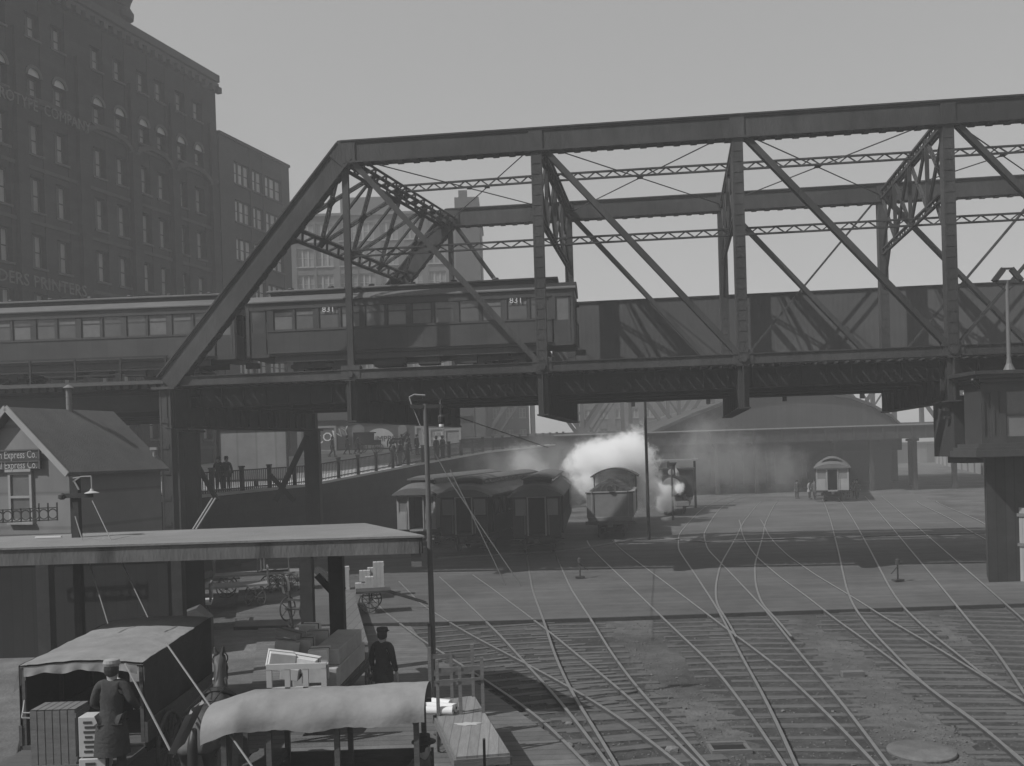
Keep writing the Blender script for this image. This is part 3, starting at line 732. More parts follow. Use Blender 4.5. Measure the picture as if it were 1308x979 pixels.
strip('street', STREETM, -45, -3.0, -.15, th=.3); strip('sidewalk', WALKM, -3.0, 0, 0)
mb = MB(); P = []
for Y in YS: P += [(edge(Y)-.35, Y, 0), (edge(Y)+.02, Y, 0), (edge(Y)+.02, Y, sz(Y)-.16), (edge(Y)-.35, Y, sz(Y)-.16)]
n = len(YS); mb.add(P, [(i*4+j, i*4+(j+1)%4, (i+1)*4+(j+1)%4, (i+1)*4+j) for i in range(n-1) for j in range(4)] + [(0,1,2,3)])
tag(mb.build('retaining_wall', BRICK), 'dark retaining wall below the iron railing of the raised street', 'wall')
rl = thing('street_railing', 'long iron picket railing along the edge of the raised street', 'railing', (edge(45), 45, sz(45)))
mb = MB(); mp = MB(); Y = 38; k = 0
while Y < 108:
    p = Vector((edge(Y)-.1, Y, sz(Y)))
    if k % 14 == 0: mp.cbox(p + UP*.62, .22, .22, 1.24); mp.cbox(p + UP*1.27, .28, .28, .08)
    else: mb.cbox(p + UP*.55, .045, .045, 1.05)
    Y += .17; k += 1
for Y0, Y1 in zip(YS[1:], YS[2:]):
    if Y1 > 110: break
    a = Vector((edge(Y0)-.1, Y0, sz(Y0))); b = Vector((edge(Y1)-.1, Y1, sz(Y1)))
    for z in (.15, 1.08): mb.beam(a + UP*z, b + UP*z, .06, .06)
mb.build('pickets', CARTRIM, rl, world=True); split(mp, 'railing_post', IRON, rl, world=True)

# ------------------------------------------------------------------ buildings
def building(name, label, org, rz, length, depth, zb, zt, cols, rows, wall, glass, sash, cut=.35, parapet=.5, maxw=100):
    """x along the facade, outward is -y; cols (centre, width, lights), rows (z0, z1, arched)"""
    t = thing(name, label, 'building', (org[0], org[1], zb), rz)
    H = zt - zb; mb = MB(); mb.box(0, length, cut, depth, 0, H)
    xs = sorted(cols); edges = [0]
    for c, w_, _l in xs: edges += [c-w_/2, c+w_/2]
    edges.append(length)
    for a, b in zip(edges[0::2], edges[1::2]):
        mb.box(a, b, 0, cut-.003, 0, H)
    zs = sorted(rows); ze = [0]
    for z0, z1, _a in zs: ze += [z0-zb, z1-zb]
    ze.append(H)
    for c, w_, _l in xs:
        for a, b in zip(ze[0::2], ze[1::2]): mb.box(c-w_/2+.002, c+w_/2-.002, .06, cut-.003, a, b)
    wo = mb.build('wall', wall, t)
    n = 0
    for z0, z1, arch in sorted(rows, reverse=True):
        for c, w_, lights in xs:
            a = z0-zb; b = z1-zb; fb = MB(); x0 = c-w_/2; x1 = c+w_/2
            fb.box(x0, x1, cut-.12, cut-.02, a, a+.1).box(x0, x0+.08, cut-.12, cut-.02, a+.1, b).box(x1-.08, x1, cut-.12, cut-.02, a+.1, b).box(x0+.08, x1-.08, cut-.12, cut-.02, b-.1, b)
            fb.box(x0+.08, x1-.08, cut-.1, cut-.03, (a+b)/2-.04, (a+b)/2+.04)
            for k in range(1, lights): x = x0 + w_*k/lights; fb.box(x-.11, x+.11, cut-.14, cut-.025, a+.1, b-.1)
            fb.box(x0-.08, x1+.08, -.1, cut-.15, a-.14, a-.003)
            if arch:
                r = w_/2
                for k in range(10):
                    t0 = PI*k/10; t1 = PI*(k+1)/10
                    fb.beam((c + r*math.cos(t0), -.04, b + .02 + r*math.sin(t0)), (c + r*math.cos(t1), -.04, b + .02 + r*math.sin(t1)), .12, .22, side=(0,1,0))
            if n < maxw:
                wn = fb.build('window', sash, t); n += 1
                pm = MB(); pm.box(x0+.08, x1-.08, cut-.055, cut-.035, a+.1, b-.1).build('pane', glass, wn)
                if arch:
                    r = w_/2 - .1; pts = [(c + r*math.cos(PI*k/10), .045, b + .05 + r*math.sin(PI*k/10)) for k in range(11)]
                    MB().prism(pts, (0, .012, 0)).build('fanlight', glass, wn)
            else: rest.append((fb, (x0+.08, x1-.08, cut-.055, cut-.035, a+.1, b-.1)))
    return t
ang = math.atan2(1, .355); ex = Vector((.355, 1, 0)).normalized(); eu = ex.length and math.sqrt(1+.355**2)
def fac(Y): return Vector((-31 + .355*(Y-66), Y, 0))
rest = []
BY0 = 57.2
def sY(Y): return (Y - BY0)*eu
cols = [(sY(Y), 1.25, 2) for Y in (59.4, 61.4, 64.0, 66.1, 69.5, 71.6, 74.0, 75.9, 78.2, 80.3)]
rows = [(34.6, 36.3, 0), (30.6, 32.0, 1), (26.7, 28.9, 0), (22.8, 25.2, 0), (19.0, 21.3, 0), (15.0, 17.3, 0), (11.2, 13.4, 0), (7.4, 9.6, 0)]
SASHD = mat('dull_sash', .10, .7, .15, 4); GLASSD = mat('dull_glass', .5, .3, .3, .3, spec=.5)
B1L = sY(82.7)
b1 = building('brick_warehouse', 'tall dark brick warehouse at upper left with raised lettering and arched windows', fac(BY0), ang, B1L, 26, 3.4, 39.3, cols, rows, BRICK, GLASSD, SASHD, cut=.6)
zb = 3.4
def b1part(mb, name, m): return mb.build(name, m, b1)
mb = MB(); mb.box(-.3, B1L+.12, -.42, .3, 35.3, 35.9); mb.box(-.15, B1L+.15, -.3, .3, 34.9, 35.2)
for Yq in (58.0, 62.7, 67.8, 72.8, 77.1, 81.9): MB().box(sY(Yq)-.45, sY(Yq)+.45, -.38, -.002, 0, 26).box(sY(Yq)-.3, sY(Yq)+.3, -.25, -.002, 26.003, 31.4).build('pilaster', BRICK, b1)
for Ya, Yb_ in ((62.7,67.8),(67.8,72.8),(72.8,77.1),(77.1,81.9)):
    m2 = MB(); xa_, xb_ = sY(Ya)+.45, sY(Yb_)-.45; c_ = (xa_+xb_)/2; r_ = (xb_-xa_)/2
    for q in range(12):
        t0 = PI*q/12; t1 = PI*(q+1)/12; m2.beam((c_+(r_+.2)*math.cos(t0), -.16, 25.9+1.1*math.sin(t0)), (c_+(r_+.2)*math.cos(t1), -.16, 25.9+1.1*math.sin(t1)), .3, .35, side=(0,1,0))
    m2.build('arch_moulding', TRIM, b1)
k = 0
while k*.9 < B1L: mb.box(k*.9, k*.9+.4, -.45, -.003, 34.4, 34.9); k += 1
b1part(mb, 'cornice', TRIM)
xs = sY(72.6)
mb = MB(); mb.box(0, xs, .1, 8, 35.9, 37.3); mb.box(-.1, xs+.1, -.12, .5, 37.3, 37.6); b1part(mb, 'parapet', BRICK)
mb = MB(); mb.box(xs, B1L, .1, 8, 35.9, 36.1); b1part(mb, 'parapet_cap', TRIM)
mb = MB(); mb.lathe((xs+.1, .3, 37.6), [(.7,-1.2),(.75,-.8),(.45,-.3),(.55,.1),(.8,.7),(.78,1.3),(.5,1.9),(.12,2.2)], 12); b1part(mb, 'finial', TRIM)
for z in (29.9, 25.6, 21.9, 18.0, 14.2, 10.4, 6.6): mb = MB(); mb.box(-.05, B1L+.05, -.14, .1, z-zb-.03, z-zb+.22) if False else mb.box(-.05, B1L+.05, -.1, -.002, z-zb+3.4-3.4, z-zb+.25); b1part(mb, 'string_course', TRIM)
LET = mat('sign_letters_faded', .15, .7, .2, 3)
# the lettering reads along the facade
text('lettering', 'ELECTROTYPE  COMPANY', 1.05, LET, b1, (sY(68.2), -.55, 26.35), (R(90), 0, 0), .03, 'RIGHT', .82)
text('lettering', "LEADERS PRINTERS", 1.15, LET, b1, (sY(67.4), -.55, 14.45), (R(90), 0, 0), .03, 'RIGHT', .95)
# second building
B2Y = 82.95
org2 = fac(B2Y); eu2 = lambda Y: (Y-B2Y)*eu
L2 = eu2(93.4)
cols2 = []
def yat(x, X0=-31): 
    t = (x-654)/1200; return 54.43/(.355-t)
for x0, x1, l in ((311, 331, 3), (334, 347, 2), (350, 371, 3)): a, b = eu2(yat(x0)), eu2(yat(x1)); cols2.append(((a+b)/2, b-a, l))
rows2 = [(30.6-3.45*k, 32.6-3.45*k, 0) for k in range(8)]
b2 = building('brick_loft', 'plain lower brick loft building with wide window bands, right of the tall warehouse', org2, ang, L2, 22, 3.4, 34.4, cols2, rows2, BRICK2, mat('sky_lit_glass', .5, .25, .2, .4, spec=.6), SASHD)
MB().box(0, L2+.1, -.12, 22, 31.0, 31.25).build('coping', TRIM, b2)
m_ = MB(); m_.path([Vector((2.2, 2, 31.2)), Vector((2.2, 2, 33.0)), Vector((1.9, 2, 33.4)), Vector((1.2, 2, 33.5)), Vector((.6, 2, 33.3))], .07); m_.build('vent_pipe', IRON, b2)
# pale building across the end of the street
def X_at(x, Y): return PY(x, 400, Y).x
Y3 = 128
x0 = X_at(372, Y3); x1 = X_at(616, Y3)
W3 = x1-x0
c3 = []; k = 1.6+6
c3 = [(X_at(x, Y3)-x0, 2.3, 3) for x in (392, 417, 447, 470, 500, 530, 560)]
r3 = [(5.5 + (591-y)*Y3/1200 - 2.4, 5.5 + (591-y)*Y3/1200, 0) for y in (292, 324, 357, 390, 423, 456, 489, 522)]
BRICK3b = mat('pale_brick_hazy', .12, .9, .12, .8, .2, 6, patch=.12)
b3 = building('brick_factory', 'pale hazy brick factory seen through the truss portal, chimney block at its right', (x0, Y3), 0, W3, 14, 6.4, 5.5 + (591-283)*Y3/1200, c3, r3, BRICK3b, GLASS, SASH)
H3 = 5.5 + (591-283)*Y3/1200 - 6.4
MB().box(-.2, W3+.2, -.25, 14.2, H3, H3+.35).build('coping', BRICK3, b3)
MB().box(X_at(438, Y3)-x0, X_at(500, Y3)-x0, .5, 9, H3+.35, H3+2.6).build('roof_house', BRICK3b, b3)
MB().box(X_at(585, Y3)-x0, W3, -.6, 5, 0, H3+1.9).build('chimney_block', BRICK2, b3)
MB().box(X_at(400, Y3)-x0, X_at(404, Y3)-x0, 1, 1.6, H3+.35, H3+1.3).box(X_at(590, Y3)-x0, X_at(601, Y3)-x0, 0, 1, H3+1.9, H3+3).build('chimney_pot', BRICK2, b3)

# shops and billboards at the far side of the street, seen under the truss
Ysh = 112
def shx(x): return PY(x, 560, Ysh)
st = thing('shop_front', 'low dark shop front with an arched opening behind the street crowd', 'shop', PY(430, 585, Ysh))
z0 = sz(Ysh); zt = 5.5 + (592-530)*Ysh/1200
mb = MB(); a, b = shx(385), shx(606); mb.box(a.x, b.x, Ysh, Ysh+6, z0-.5, zt); mb.build('wall', BRICK2, st, world=True)
mb = MB(); zz = 5.5 + (593-545)*Ysh/1200; mb.box(shx(398).x, shx(603).x, Ysh-.35, Ysh-.003, zz, zz+.25); mb.build('string_course', TRIM, st, world=True)
for xa, xb in ((432, 443), (450, 466), (509, 520)):
    mb = MB(); xa_, xb_ = shx(xa).x, shx(xb).x; z1 = 5.5 + (593-558)*Ysh/1200
    mb.box(xa_, xb_, Ysh-.1, Ysh-.004, z0, z1); r = (xb_-xa_)/2; c = (xa_+xb_)/2
    mb.prism([(c + r*math.cos(PI*k/8), Ysh-.1, z1 + .9*r*math.sin(PI*k/8)) for k in range(9)], (0, .095, 0)); mb.build('window', GLASS, st, world=True)
def billboard(label, xa, xb, ya, yb, m, shape='rect', marks=None, Y=Ysh-.6):
    p = PY((xa+xb)/2, yb, Y); t = thing('billboard', label, 'billboard', (p.x, p.y, sz(Y)))
    a = PY(xa, ya, Y); b = PY(xb, yb, Y); mb = MB()
    if shape == 'rect': mb.box(a.x, b.x, Y, Y+.12, b.z, a.z)
    else:
        cx = (a.x+b.x)/2; rx = (b.x-a.x)/2; mb.prism([(cx + rx*math.cos(PI*k/16), Y, b.z + (a.z-b.z)*math.sin(PI*k/16)**.7) for k in range(17)], (0, .12, 0))
    mb.build('panel', m, t, world=True)
    if shape == 'rect':
        f = MB()
        for x in (a.x, b.x): f.box(x-.12, x+.12, Y-.1, Y-.003, b.z-.12, a.z+.12)
        for z in (b.z, a.z): f.box(a.x+.12, b.x-.12, Y-.1, Y-.003, z-.12, z+.12)
        f.build('frame', SASH, t, world=True)
    l = MB()
    for x in (a.x+.2, b.x-.4): l.box(x, x+.2, Y+.13, Y+.3, sz(Y), b.z+.5)
    split(l, 'leg', WOOD, t, world=True)
    off = Vector(t.location)
    for s_, sx, sy, size, rot, mm in (marks or []):
        q = PY(sx, sy, Y) - off; text('lettering', s_, size, mm, t, (q.x, -.02, q.z), (R(90), rot, 0), .008)
    return t
DARKLET = mat('dark_lettering', .05, .8, .1, 3); MIDP = mat('grey_poster', .22, .8, .2, 1.5); PALEP = mat('pale_poster', .45, .8, .2, 1.2)
billboard('dark billboard with slanting pale script lettering, leftmost on the far street wall', 404, 429, 546, 576, SASHD, marks=[('GCONY', 418, 559, 1.5, -.28, PAPER)])
billboard('arched pale billboard with dark lettering in the middle of the far street wall', 464, 506, 548, 572, PALEP, 'arch', marks=[('SLUMPRS', 485, 561, .95, 0, DARKLET)])
billboard('narrow framed poster beside the lamp pole on the far street wall', 531, 541, 546, 572, MIDP, marks=[('AB\nC', 536, 557, .6, 0, DARKLET)][:0])
billboard('framed poster of small dark panels right of the lamp pole', 549, 567, 548, 572, PALEP)
for k, (x, y, w_, h) in enumerate(((553, 555, .45, .7), (560, 555, .5, .5), (554, 564, .9, .35), (562, 564, .4, .5))):
    bb = [o for o in col.objects if o.get('label') == 'framed poster of small dark panels right of the lamp pole'][0]
    q = PY(x, y, Ysh-.6) - Vector(bb.location); MB().box(q.x-w_/2, q.x+w_/2, -.03, -.003, q.z-h/2, q.z+h/2).build('printed_block', MIDP, bb)
billboard('plain grey framed poster, rightmost on the far street wall', 568, 588, 549, 573, MIDP)
# blank board facing the yard at the near end of the street
t = thing('signboard', 'big blank grey signboard on posts between two dark bridge columns', 'signboard', (PY(330, 640, 54).x, 54, sz(54)-1.2))
a = PY(277, 549, 54); b = PY(367, 611, 54)
mb = MB(); mb.box(a.x, b.x, 54, 54.1, b.z, a.z); mb.build('panel', mat('blank_board', .32, .8, .18, 1.0, lines=(0, 1.1, .2), patch=.1), t, world=True)
mb = MB()
for x in (a.x+.15, (a.x+b.x)/2, b.x-.35): mb.box(x, x+.2, 54.11, 54.3, 0, a.z-.1)
split(mb, 'post', DARKWOOD, t, world=True)
mb = MB(); mb.box(a.x-.1, b.x+.1, 53.9, 53.997, a.z, a.z+.12).box(a.x-.1, b.x+.1, 53.9, 53.997, b.z-.12, b.z).box(a.x-.12, a.x, 53.9, 53.997, b.z, a.z).box(b.x, b.x+.12, 53.9, 53.997, b.z, a.z); mb.build('frame', DARKWOOD, t, world=True)

# tall hazy building behind the street end, right of the posters
Y4 = 150
def plain(name, label, xa, xb, ytop, Y, m, depth=14, zb=0, ncol=4, nrow=5, glass=GLASS, sash=SASH):
    a = X_at(xa, Y); b = X_at(xb, Y); hz = 587.8-.03*((xa+xb)/2-654); zt = 5.5 + (hz-ytop)*Y/1200; W_ = b-a; zlo = 6.6
    cs = [(W_*(k+.5)/ncol, W_/ncol*.5, 2) for k in range(ncol)]; f = (zt-zlo)/nrow
    rs = [(zlo + f*k + f*.3, zlo + f*k + f*.75, 0) for k in range(nrow)]
    return building(name, label, (a, Y), 0, W_, depth, zb, zt, cs, rs, m, glass, sash)
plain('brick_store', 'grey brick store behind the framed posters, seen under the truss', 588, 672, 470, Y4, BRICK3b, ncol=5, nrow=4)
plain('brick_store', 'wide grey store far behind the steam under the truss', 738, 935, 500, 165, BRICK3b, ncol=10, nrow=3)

# ------------------------------------------------------------------ far road bridge, train shed and river truss
Yf = 104
def fz(x, y, Y=Yf): return PY(x, y, Y)
ar = thing('road_bridge', 'low dark plate girder road bridge across the far end of the yard', 'bridge', (fz(990, 600).x, Yf, 3))
g0 = fz(600, 583.5); g1 = fz(1300, 545)
mb = MB(); a = fz(560, 596); b = fz(1400, 560)
za = 5.8; zb_ = 7.15
A0 = Vector((fz(590, 590).x, Yf, 0)); A1 = Vector((fz(1420, 560).x, Yf-2, 0))
mb.beam(A0 + UP*(za+zb_)/2, A1 + UP*(za+zb_)/2, .1, zb_-za)
n = 46
for k in range(n): p = A0.lerp(A1, (k+.5)/n); mb.beam(p + Vector((0,-.1,za)), p + Vector((0,-.1,zb_)), .16, .12)
for z in (za, zb_): mb.beam(A0 + UP*z, A1 + UP*z, .6, .09)
mb.build('girder', STEEL2, ar, world=True)
mb = MB(); mb.prism([A0 + UP*6.7, A1 + UP*6.7, A1 + Vector((0, 46, 6.7)), A0 + Vector((0, 46, 6.7))], (0, 0, .25)); mb.build('deck', WOOD, ar, world=True)  # deck drawn far back so its shadow darkens the ground beneath
mb = MB(); mb.beam(A0 + UP*(zb_+.12), A1 + UP*(zb_+.12), .25, .12); mb.build('cap_rail', SASH, ar, world=True)
for r_, dy in ((0, 0.6), (1, 12), (2, 24)):
    for k in range(14):
        x = -8 + k*4.4
        if 26 < x < 40 and r_ == 0: pass
        if abs(x-31) < 2.2 and r_ == 0: continue
        MB().cbox((x, Yf+dy, 2.9), .45, .45, 5.75).cbox((x, Yf+dy, 5.6), .9, .6, .3).build('pier', STEEL2, ar, world=True)
for k, x in enumerate((1112, 1119, 1126, 1133, 1140, 1146)):
    p = fz(x, 600); MB().cbox((p.x, Yf-.3+k*.5, 2.9), .42, .4, 5.75).build('pier', IRON, ar, world=True)
mb = MB(); mb.box(fz(600, 600, 129).x, fz(1147, 600, 129).x, Yf+25, Yf+25.5, 0, 6.6); tag(mb.build('underpass_shade_wall', DARKWOOD), 'dark wall added to deepen the gloom under the far road bridge', 'wall')  # wall put in dark so the underpass looks deep in shade
# arched shed rising behind the girder
Ys = 112
sp = [(812, 565), (845, 550), (885, 532), (925, 517), (970, 507), (1010, 503), (1050, 504), (1085, 510), (1112, 520), (1136, 533), (1152, 548), (1152, 575), (800, 580)]
sh = thing('arched_train_shed', 'wide grey arched roof end rising above the far road bridge', 'shed', (fz(980, 570, Ys).x, Ys, 5))
poly = [fz(x, y, Ys) for x, y in sp]
ARCHM = mat('shed_boards', .05, .85, .2, .5, lines=(0, .6, .25), patch=.15)
MB().prism([p.copy() for p in poly], (0, .3, 0)).build('gable_wall', ARCHM, sh, world=True)
mb = MB(); rp = poly[:11]
for a, b in zip(rp, rp[1:]): mb.prism([a + UP*.05, b + UP*.05, b + UP*.4, a + UP*.4], (0, 40, 0))
for i, q in enumerate(range(0)): pass
o = mb.build('roof', STEEL, sh, world=True); o.location.y -= .5
m_ = MB(); m_.cbox(fz(1016, 503, Ys) + Vector((0,1,.5)), 5.5, 3, 1.0); m_.cbox(fz(1016, 498, Ys) + Vector((0,1,.65)), 6.2, 3.6, .2); m_.build('roof_monitor', STEEL, sh, world=True)
mb = MB()
for x in range(815, 1150, 22): p = fz(x, 560, Ys); mb.box(p.x-.12, p.x+.12, Ys-.15, Ys-.003, 6.6, p.z)
mb.build('batten', STEEL2, sh, world=True)
# river truss beyond: posts and diagonals against the sky
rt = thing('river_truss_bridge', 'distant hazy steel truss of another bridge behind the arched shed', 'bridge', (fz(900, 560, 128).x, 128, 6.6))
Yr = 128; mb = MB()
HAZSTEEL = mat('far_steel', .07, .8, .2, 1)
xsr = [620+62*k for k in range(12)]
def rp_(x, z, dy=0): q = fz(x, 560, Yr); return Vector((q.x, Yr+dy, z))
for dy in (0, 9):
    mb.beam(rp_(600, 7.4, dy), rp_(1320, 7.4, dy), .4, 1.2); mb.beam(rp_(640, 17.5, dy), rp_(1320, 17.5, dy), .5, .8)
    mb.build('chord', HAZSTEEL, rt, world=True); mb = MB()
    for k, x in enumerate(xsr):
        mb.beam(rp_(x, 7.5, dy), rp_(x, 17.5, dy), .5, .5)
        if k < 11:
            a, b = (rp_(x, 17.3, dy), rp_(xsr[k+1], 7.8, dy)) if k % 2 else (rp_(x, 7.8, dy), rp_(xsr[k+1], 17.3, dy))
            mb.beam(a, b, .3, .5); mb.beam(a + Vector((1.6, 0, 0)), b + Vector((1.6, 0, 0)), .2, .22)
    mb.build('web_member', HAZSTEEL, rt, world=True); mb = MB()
# sloping ties under the near truss by the street (seen left of the steam)
# low buildings and board fence at the far right
t = thing('freight_house', 'low pale freight house beyond the far road bridge at right', 'building', PY(1180, 600, 150))
a = PY(1146, 567, 230); b = PY(1206, 595, 230); t.location = (a.x, 230, 0)
MB().box(a.x, b.x, 230, 240, 0, a.z).build('wall', mat('pale_siding', .2, .85, .12, .5, lines=(0, 1.4, .2)), t, world=True)
for x in (1152, 1190): c_ = PY(x, 580, 230); MB().box(c_.x-1.2, c_.x+1.2, 229.8, 229.99, 0, 4.6).build('door', CARPAINT, t, world=True)
MB().box(a.x-.5, b.x+.5, 229.4, 240.4, a.z, a.z+.3).build('roof', ROOFING, t, world=True)
t = thing('board_fence', 'pale board fence along the tracks at the far right', 'fence', PY(1240, 610, 100))
pa, pb = Vector((PY(1196, 590, 220).x, 220, 0)), Vector((PY(1310, 620, 108).x, 108, 0)); t.location = (pa.x, pa.y, 0)
mb = MB(); mb.beam(pa + UP*1.0, pb + UP*1.0, .1, 2.0); mb.build('boards', mat('fence_boards', .26, .85, .12, 2), t, world=True)
mb = MB()
for k in range(14): p = pa.lerp(pb, k/13); mb.cbox(p + UP*1.05 + Vector((-.2, 0, 0)), .2, .2, 2.1)
split(mb, 'post', GREYWOOD, t, world=True)
mb = MB(); pc = [GZ(x, y, .1) for x, y in ((1192, 606), (1200, 600), (1330, 630), (1330, 650))]
# ------------------------------------------------------------------ pole among the tracks
def poleT(name, label, cat, p, h, r=.13, arms=(), r2=None):
    t = thing(name, label, cat, p)
    MB().tube((0,0,0), (0,0,h), r, 10, r2 or r*.7).build('pole', DARKWOOD, t, smooth=False)
    for (z, l, off) in arms:
        MB().box(-l/2+off, l/2+off, -.05, .05, z-.05, z+.05).build('crossarm', DARKWOOD, t)
        m_ = MB()
        for k in range(4): m_.lathe((-l/2+off+.1+k*(l-.2)/3, 0, z+.05), [(.03,0),(.05,.04),(.04,.12),(.01,.14)], 8)
        m_.build('insulator', SASH, t)
    return t
p = GZ(829, 692, .0); poleT('telegraph_pole', 'slender dark pole standing right of the white steam', 'pole', p, 5.5 + (583-517)*p.y/1200, .11, arms=((8.3, 2.2, 0),))
p = GZ(916, 672, .0); poleT('utility_pole', 'short dark post on the lit ground right of the steam', 'pole', (p.x-2.2, 70, 0), 4.0, .09)

# ------------------------------------------------------------------ passenger coaches
def coach(label, loc, rz, L=19, lit=True, paint=None, door=True, monitor=True, wscale=1.0, group='railway coaches in the yard'):
    """end face at y=0 looking to -y, body runs to +y; z from rail head"""
    t = thing('railway_coach', label, 'train car', loc, rz, group); CARPAINT = paint or mat('coach_paint', .07, .6, .2, 1.5)
    hw = 1.45*wscale; H = 3.15
    mb = MB()
    for s_ in (-1, 1):
        mb.box(min(s_*hw, s_*(hw-.08)), max(s_*hw, s_*(hw-.08)), .9, L-.9, 1.1, 2.0); mb.box(min(s_*hw, s_*(hw-.08)), max(s_*hw, s_*(hw-.08)), .9, L-.9, 2.9, H)
        for k in range(12): y = .9 + k*(L-1.9)/11; mb.box(min(s_*hw, s_*(hw-.08)), max(s_*hw, s_*(hw-.08)), y, y+.35, 2.0, 2.9)
    mb.box(-hw+.1, hw-.1, .2, L-.2, .95, 1.1)
    for y in (.9, L-1.0):
        mb.box(-hw, -.42, y, y+.1, 1.1, H); mb.box(.42, hw, y, y+.1, 1.1, H); mb.box(-.42, .42, y, y+.1, 3.0, H)
    body = mb.build('body', CARPAINT, t)
    mb = MB()
    for s_ in (-1, 1): mb.box(min(s_*(hw-.05), s_*(hw-.03)), max(s_*(hw-.05), s_*(hw-.03)), 1.0, L-1, 2.0, 2.9)
    mb.build('window_band', CARGLASS, t)
    # vestibule end with open doorway
    mb = MB()
    for s_ in (-1, 1):
        mb.box(min(s_*.42, s_*(hw-.12)), max(s_*.42, s_*(hw-.12)), 0, .1, 1.05, 2.0); mb.box(min(s_*.42, s_*.55), max(s_*.42, s_*.55), 0, .1, 2.0, H)
        mb.box(min(s_*(hw-.24), s_*(hw-.12)), max(s_*(hw-.24), s_*(hw-.12)), 0, .1, 2.0, H); mb.box(min(s_*.55, s_*(hw-.24)), max(s_*.55, s_*(hw-.24)), .03, .07, 2.0, 2.1)
        mb.box(min(s_*(hw-.12), s_*(hw-.2)), max(s_*(hw-.12), s_*(hw-.2)), .1, .9, 1.05, H)
    mb.box(-hw+.12, hw-.12, 0, .1, 2.95, H+.02); mb.box(-.42, .42, -.02, .12, .95, 1.05)
    mb.build('vestibule', SIDING if lit else CARPAINT, t)  # lit gives a pale end as if sunlit, otherwise the dark body paint
    for s_ in (-1, 1): MB().box(min(s_*.55, s_*(hw-.24)), max(s_*.55, s_*(hw-.24)), .04, .06, 2.1, 2.95).build('end_window', GLASS, t)
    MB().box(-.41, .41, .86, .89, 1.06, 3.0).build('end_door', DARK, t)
    f = MB()
    for s_ in (-1, 1): f.box(s_*.46-.035, s_*.46+.035, -.05, -.003, 1.05, 3.02)
    f.box(-.5, .5, -.05, -.003, 3.02, 3.1); f.build('door_frame', SASH, t)
    # roof
    def shell(zb, w_, rise, y0, y1, m_, name, par, drop0=0, pw=2.6):
        mb = MB(); n = 12; ys = [y0, y0+.35, y0+.9, y1-.9, y1-.35, y1]; dr = [drop0, drop0*.3, 0, 0, drop0*.3, drop0]; P = []
        for y, d_ in zip(ys, dr):
            for k in range(n+1): u = -1 + 2*k/n; P.append((u*w_*(1-.05*(d_ > 0)), y, zb + (rise-d_)*(1-abs(u)**pw)))
            P += [(-w_, y, zb-.08), (w_, y, zb-.08)]
        q = n+3; fs = []
        for i in range(5):
            for k in range(n): fs.append((i*q+k, i*q+k+1, (i+1)*q+k+1, (i+1)*q+k))
            fs += [(i*q+n+1, i*q, (i+1)*q, (i+1)*q+n+1), (i*q+n, i*q+n+2, (i+1)*q+n+2, (i+1)*q+n), (i*q+n+2, i*q+n+1, (i+1)*q+n+1, (i+1)*q+n+2)]
        fs += [tuple(range(n+1)) + (n+2, n+1), tuple(5*q+k for k in range(n+1)) + (5*q+n+2, 5*q+n+1)]
        mb.add(P, fs); return mb.build(name, m_, par, smooth=False)
    ro = shell(H, hw+.1, .62, -.25, L+.25, CARROOF, 'roof', t, .3)
    if monitor:
        mb = MB(); 
        for s_ in (-1, 1): mb.box(s_*.72-.03, s_*.72+.03, 1.4, L-1.4, H+.4, H+.84)
        mb.box(-.7, .7, 1.4, 1.46, H+.4, H+.84); mo = mb.build('clerestory', CARTRIM, ro)
        m2 = MB()
        for k in range(14): m2.box(.75, .77, 1.8+k*(L-4)/14, 2.5+k*(L-4)/14, H+.64, H+.78)
        m2.build('clerestory_pane', GLASS, mo)
        shell(H+.84, .85, .18, .9, L-.9, CARROOF, 'clerestory_roof', ro, .1)
    for y in (2.6, L-2.6):
        tk = MB()
        for s_ in (-1, 1):
            tk.box(s_*.95-.06, s_*.95+.06, y-1.5, y+1.5, .5, .72)
        tk.box(-.9, .9, y-.2, y+.2, .5, .9); to = tk.build('truck', IRON, t)
        for a_ in (-1, 1):
            wb = MB(); wb.tube((-.8, y+a_, .45), (.8, y+a_, .45), .06, 8)
            for s_ in (-1, 1): wb.lathe((s_*.75, y+a_, .45), [(.45,-.06),(.45,.05),(.2,.06)], 18, 'X')
            wb.build('wheel', IRON, to)
    MB().box(-.14, .14, -.55, .1, .7, .95).build('coupler', IRON, t)
    sp_ = MB()
    for s_ in (-1, 1):
        for k in range(3): sp_.box(min(s_*(hw-.7), s_*(hw+.05)), max(s_*(hw-.7), s_*(hw+.05)), .1+.0*k, .8, .3+.28*k, .33+.28*k)
    split(sp_, 'step', IRON, t)
    rb = MB(); 
    for s_ in (-1, 1): rb.tube((s_*.62, -.06, 1.1), (s_*.62, -.06, 2.4), .02, 6)
    rb.build('hand_rail', SASH, t); return t
CR = -math.atan(.33)
def cx(x, Y): return PY(x, 640, Y).x
ca = coach('pale ended coach with open doorway left of two darker coaches, beside the lamp pole', (cx(531, 55), 55, .12), R(-13), wscale=.9)
SHADEPAINT = mat('shaded_coach_paint', .018, .6, .3, 1.5)  # coach paint darkened to imitate the shade under the bridge
cb = coach('dark middle coach in shade between the pale ended coach and the one by the locomotive', (cx(592, 50.5), 50.5, .12), R(-12), lit=False, paint=SHADEPAINT)
cc_ = coach('dark coach with thin pale door posts just left of the locomotive tender', (cx(685, 48.5), 48.5, .12), R(-5), lit=False, wscale=.93, paint=SHADEPAINT)
cd = coach('lone pale coach facing the yard under the far road bridge, men standing round it', (cx(1064, 86), 86, .12), R(-18.8), monitor=False, wscale=1.06)
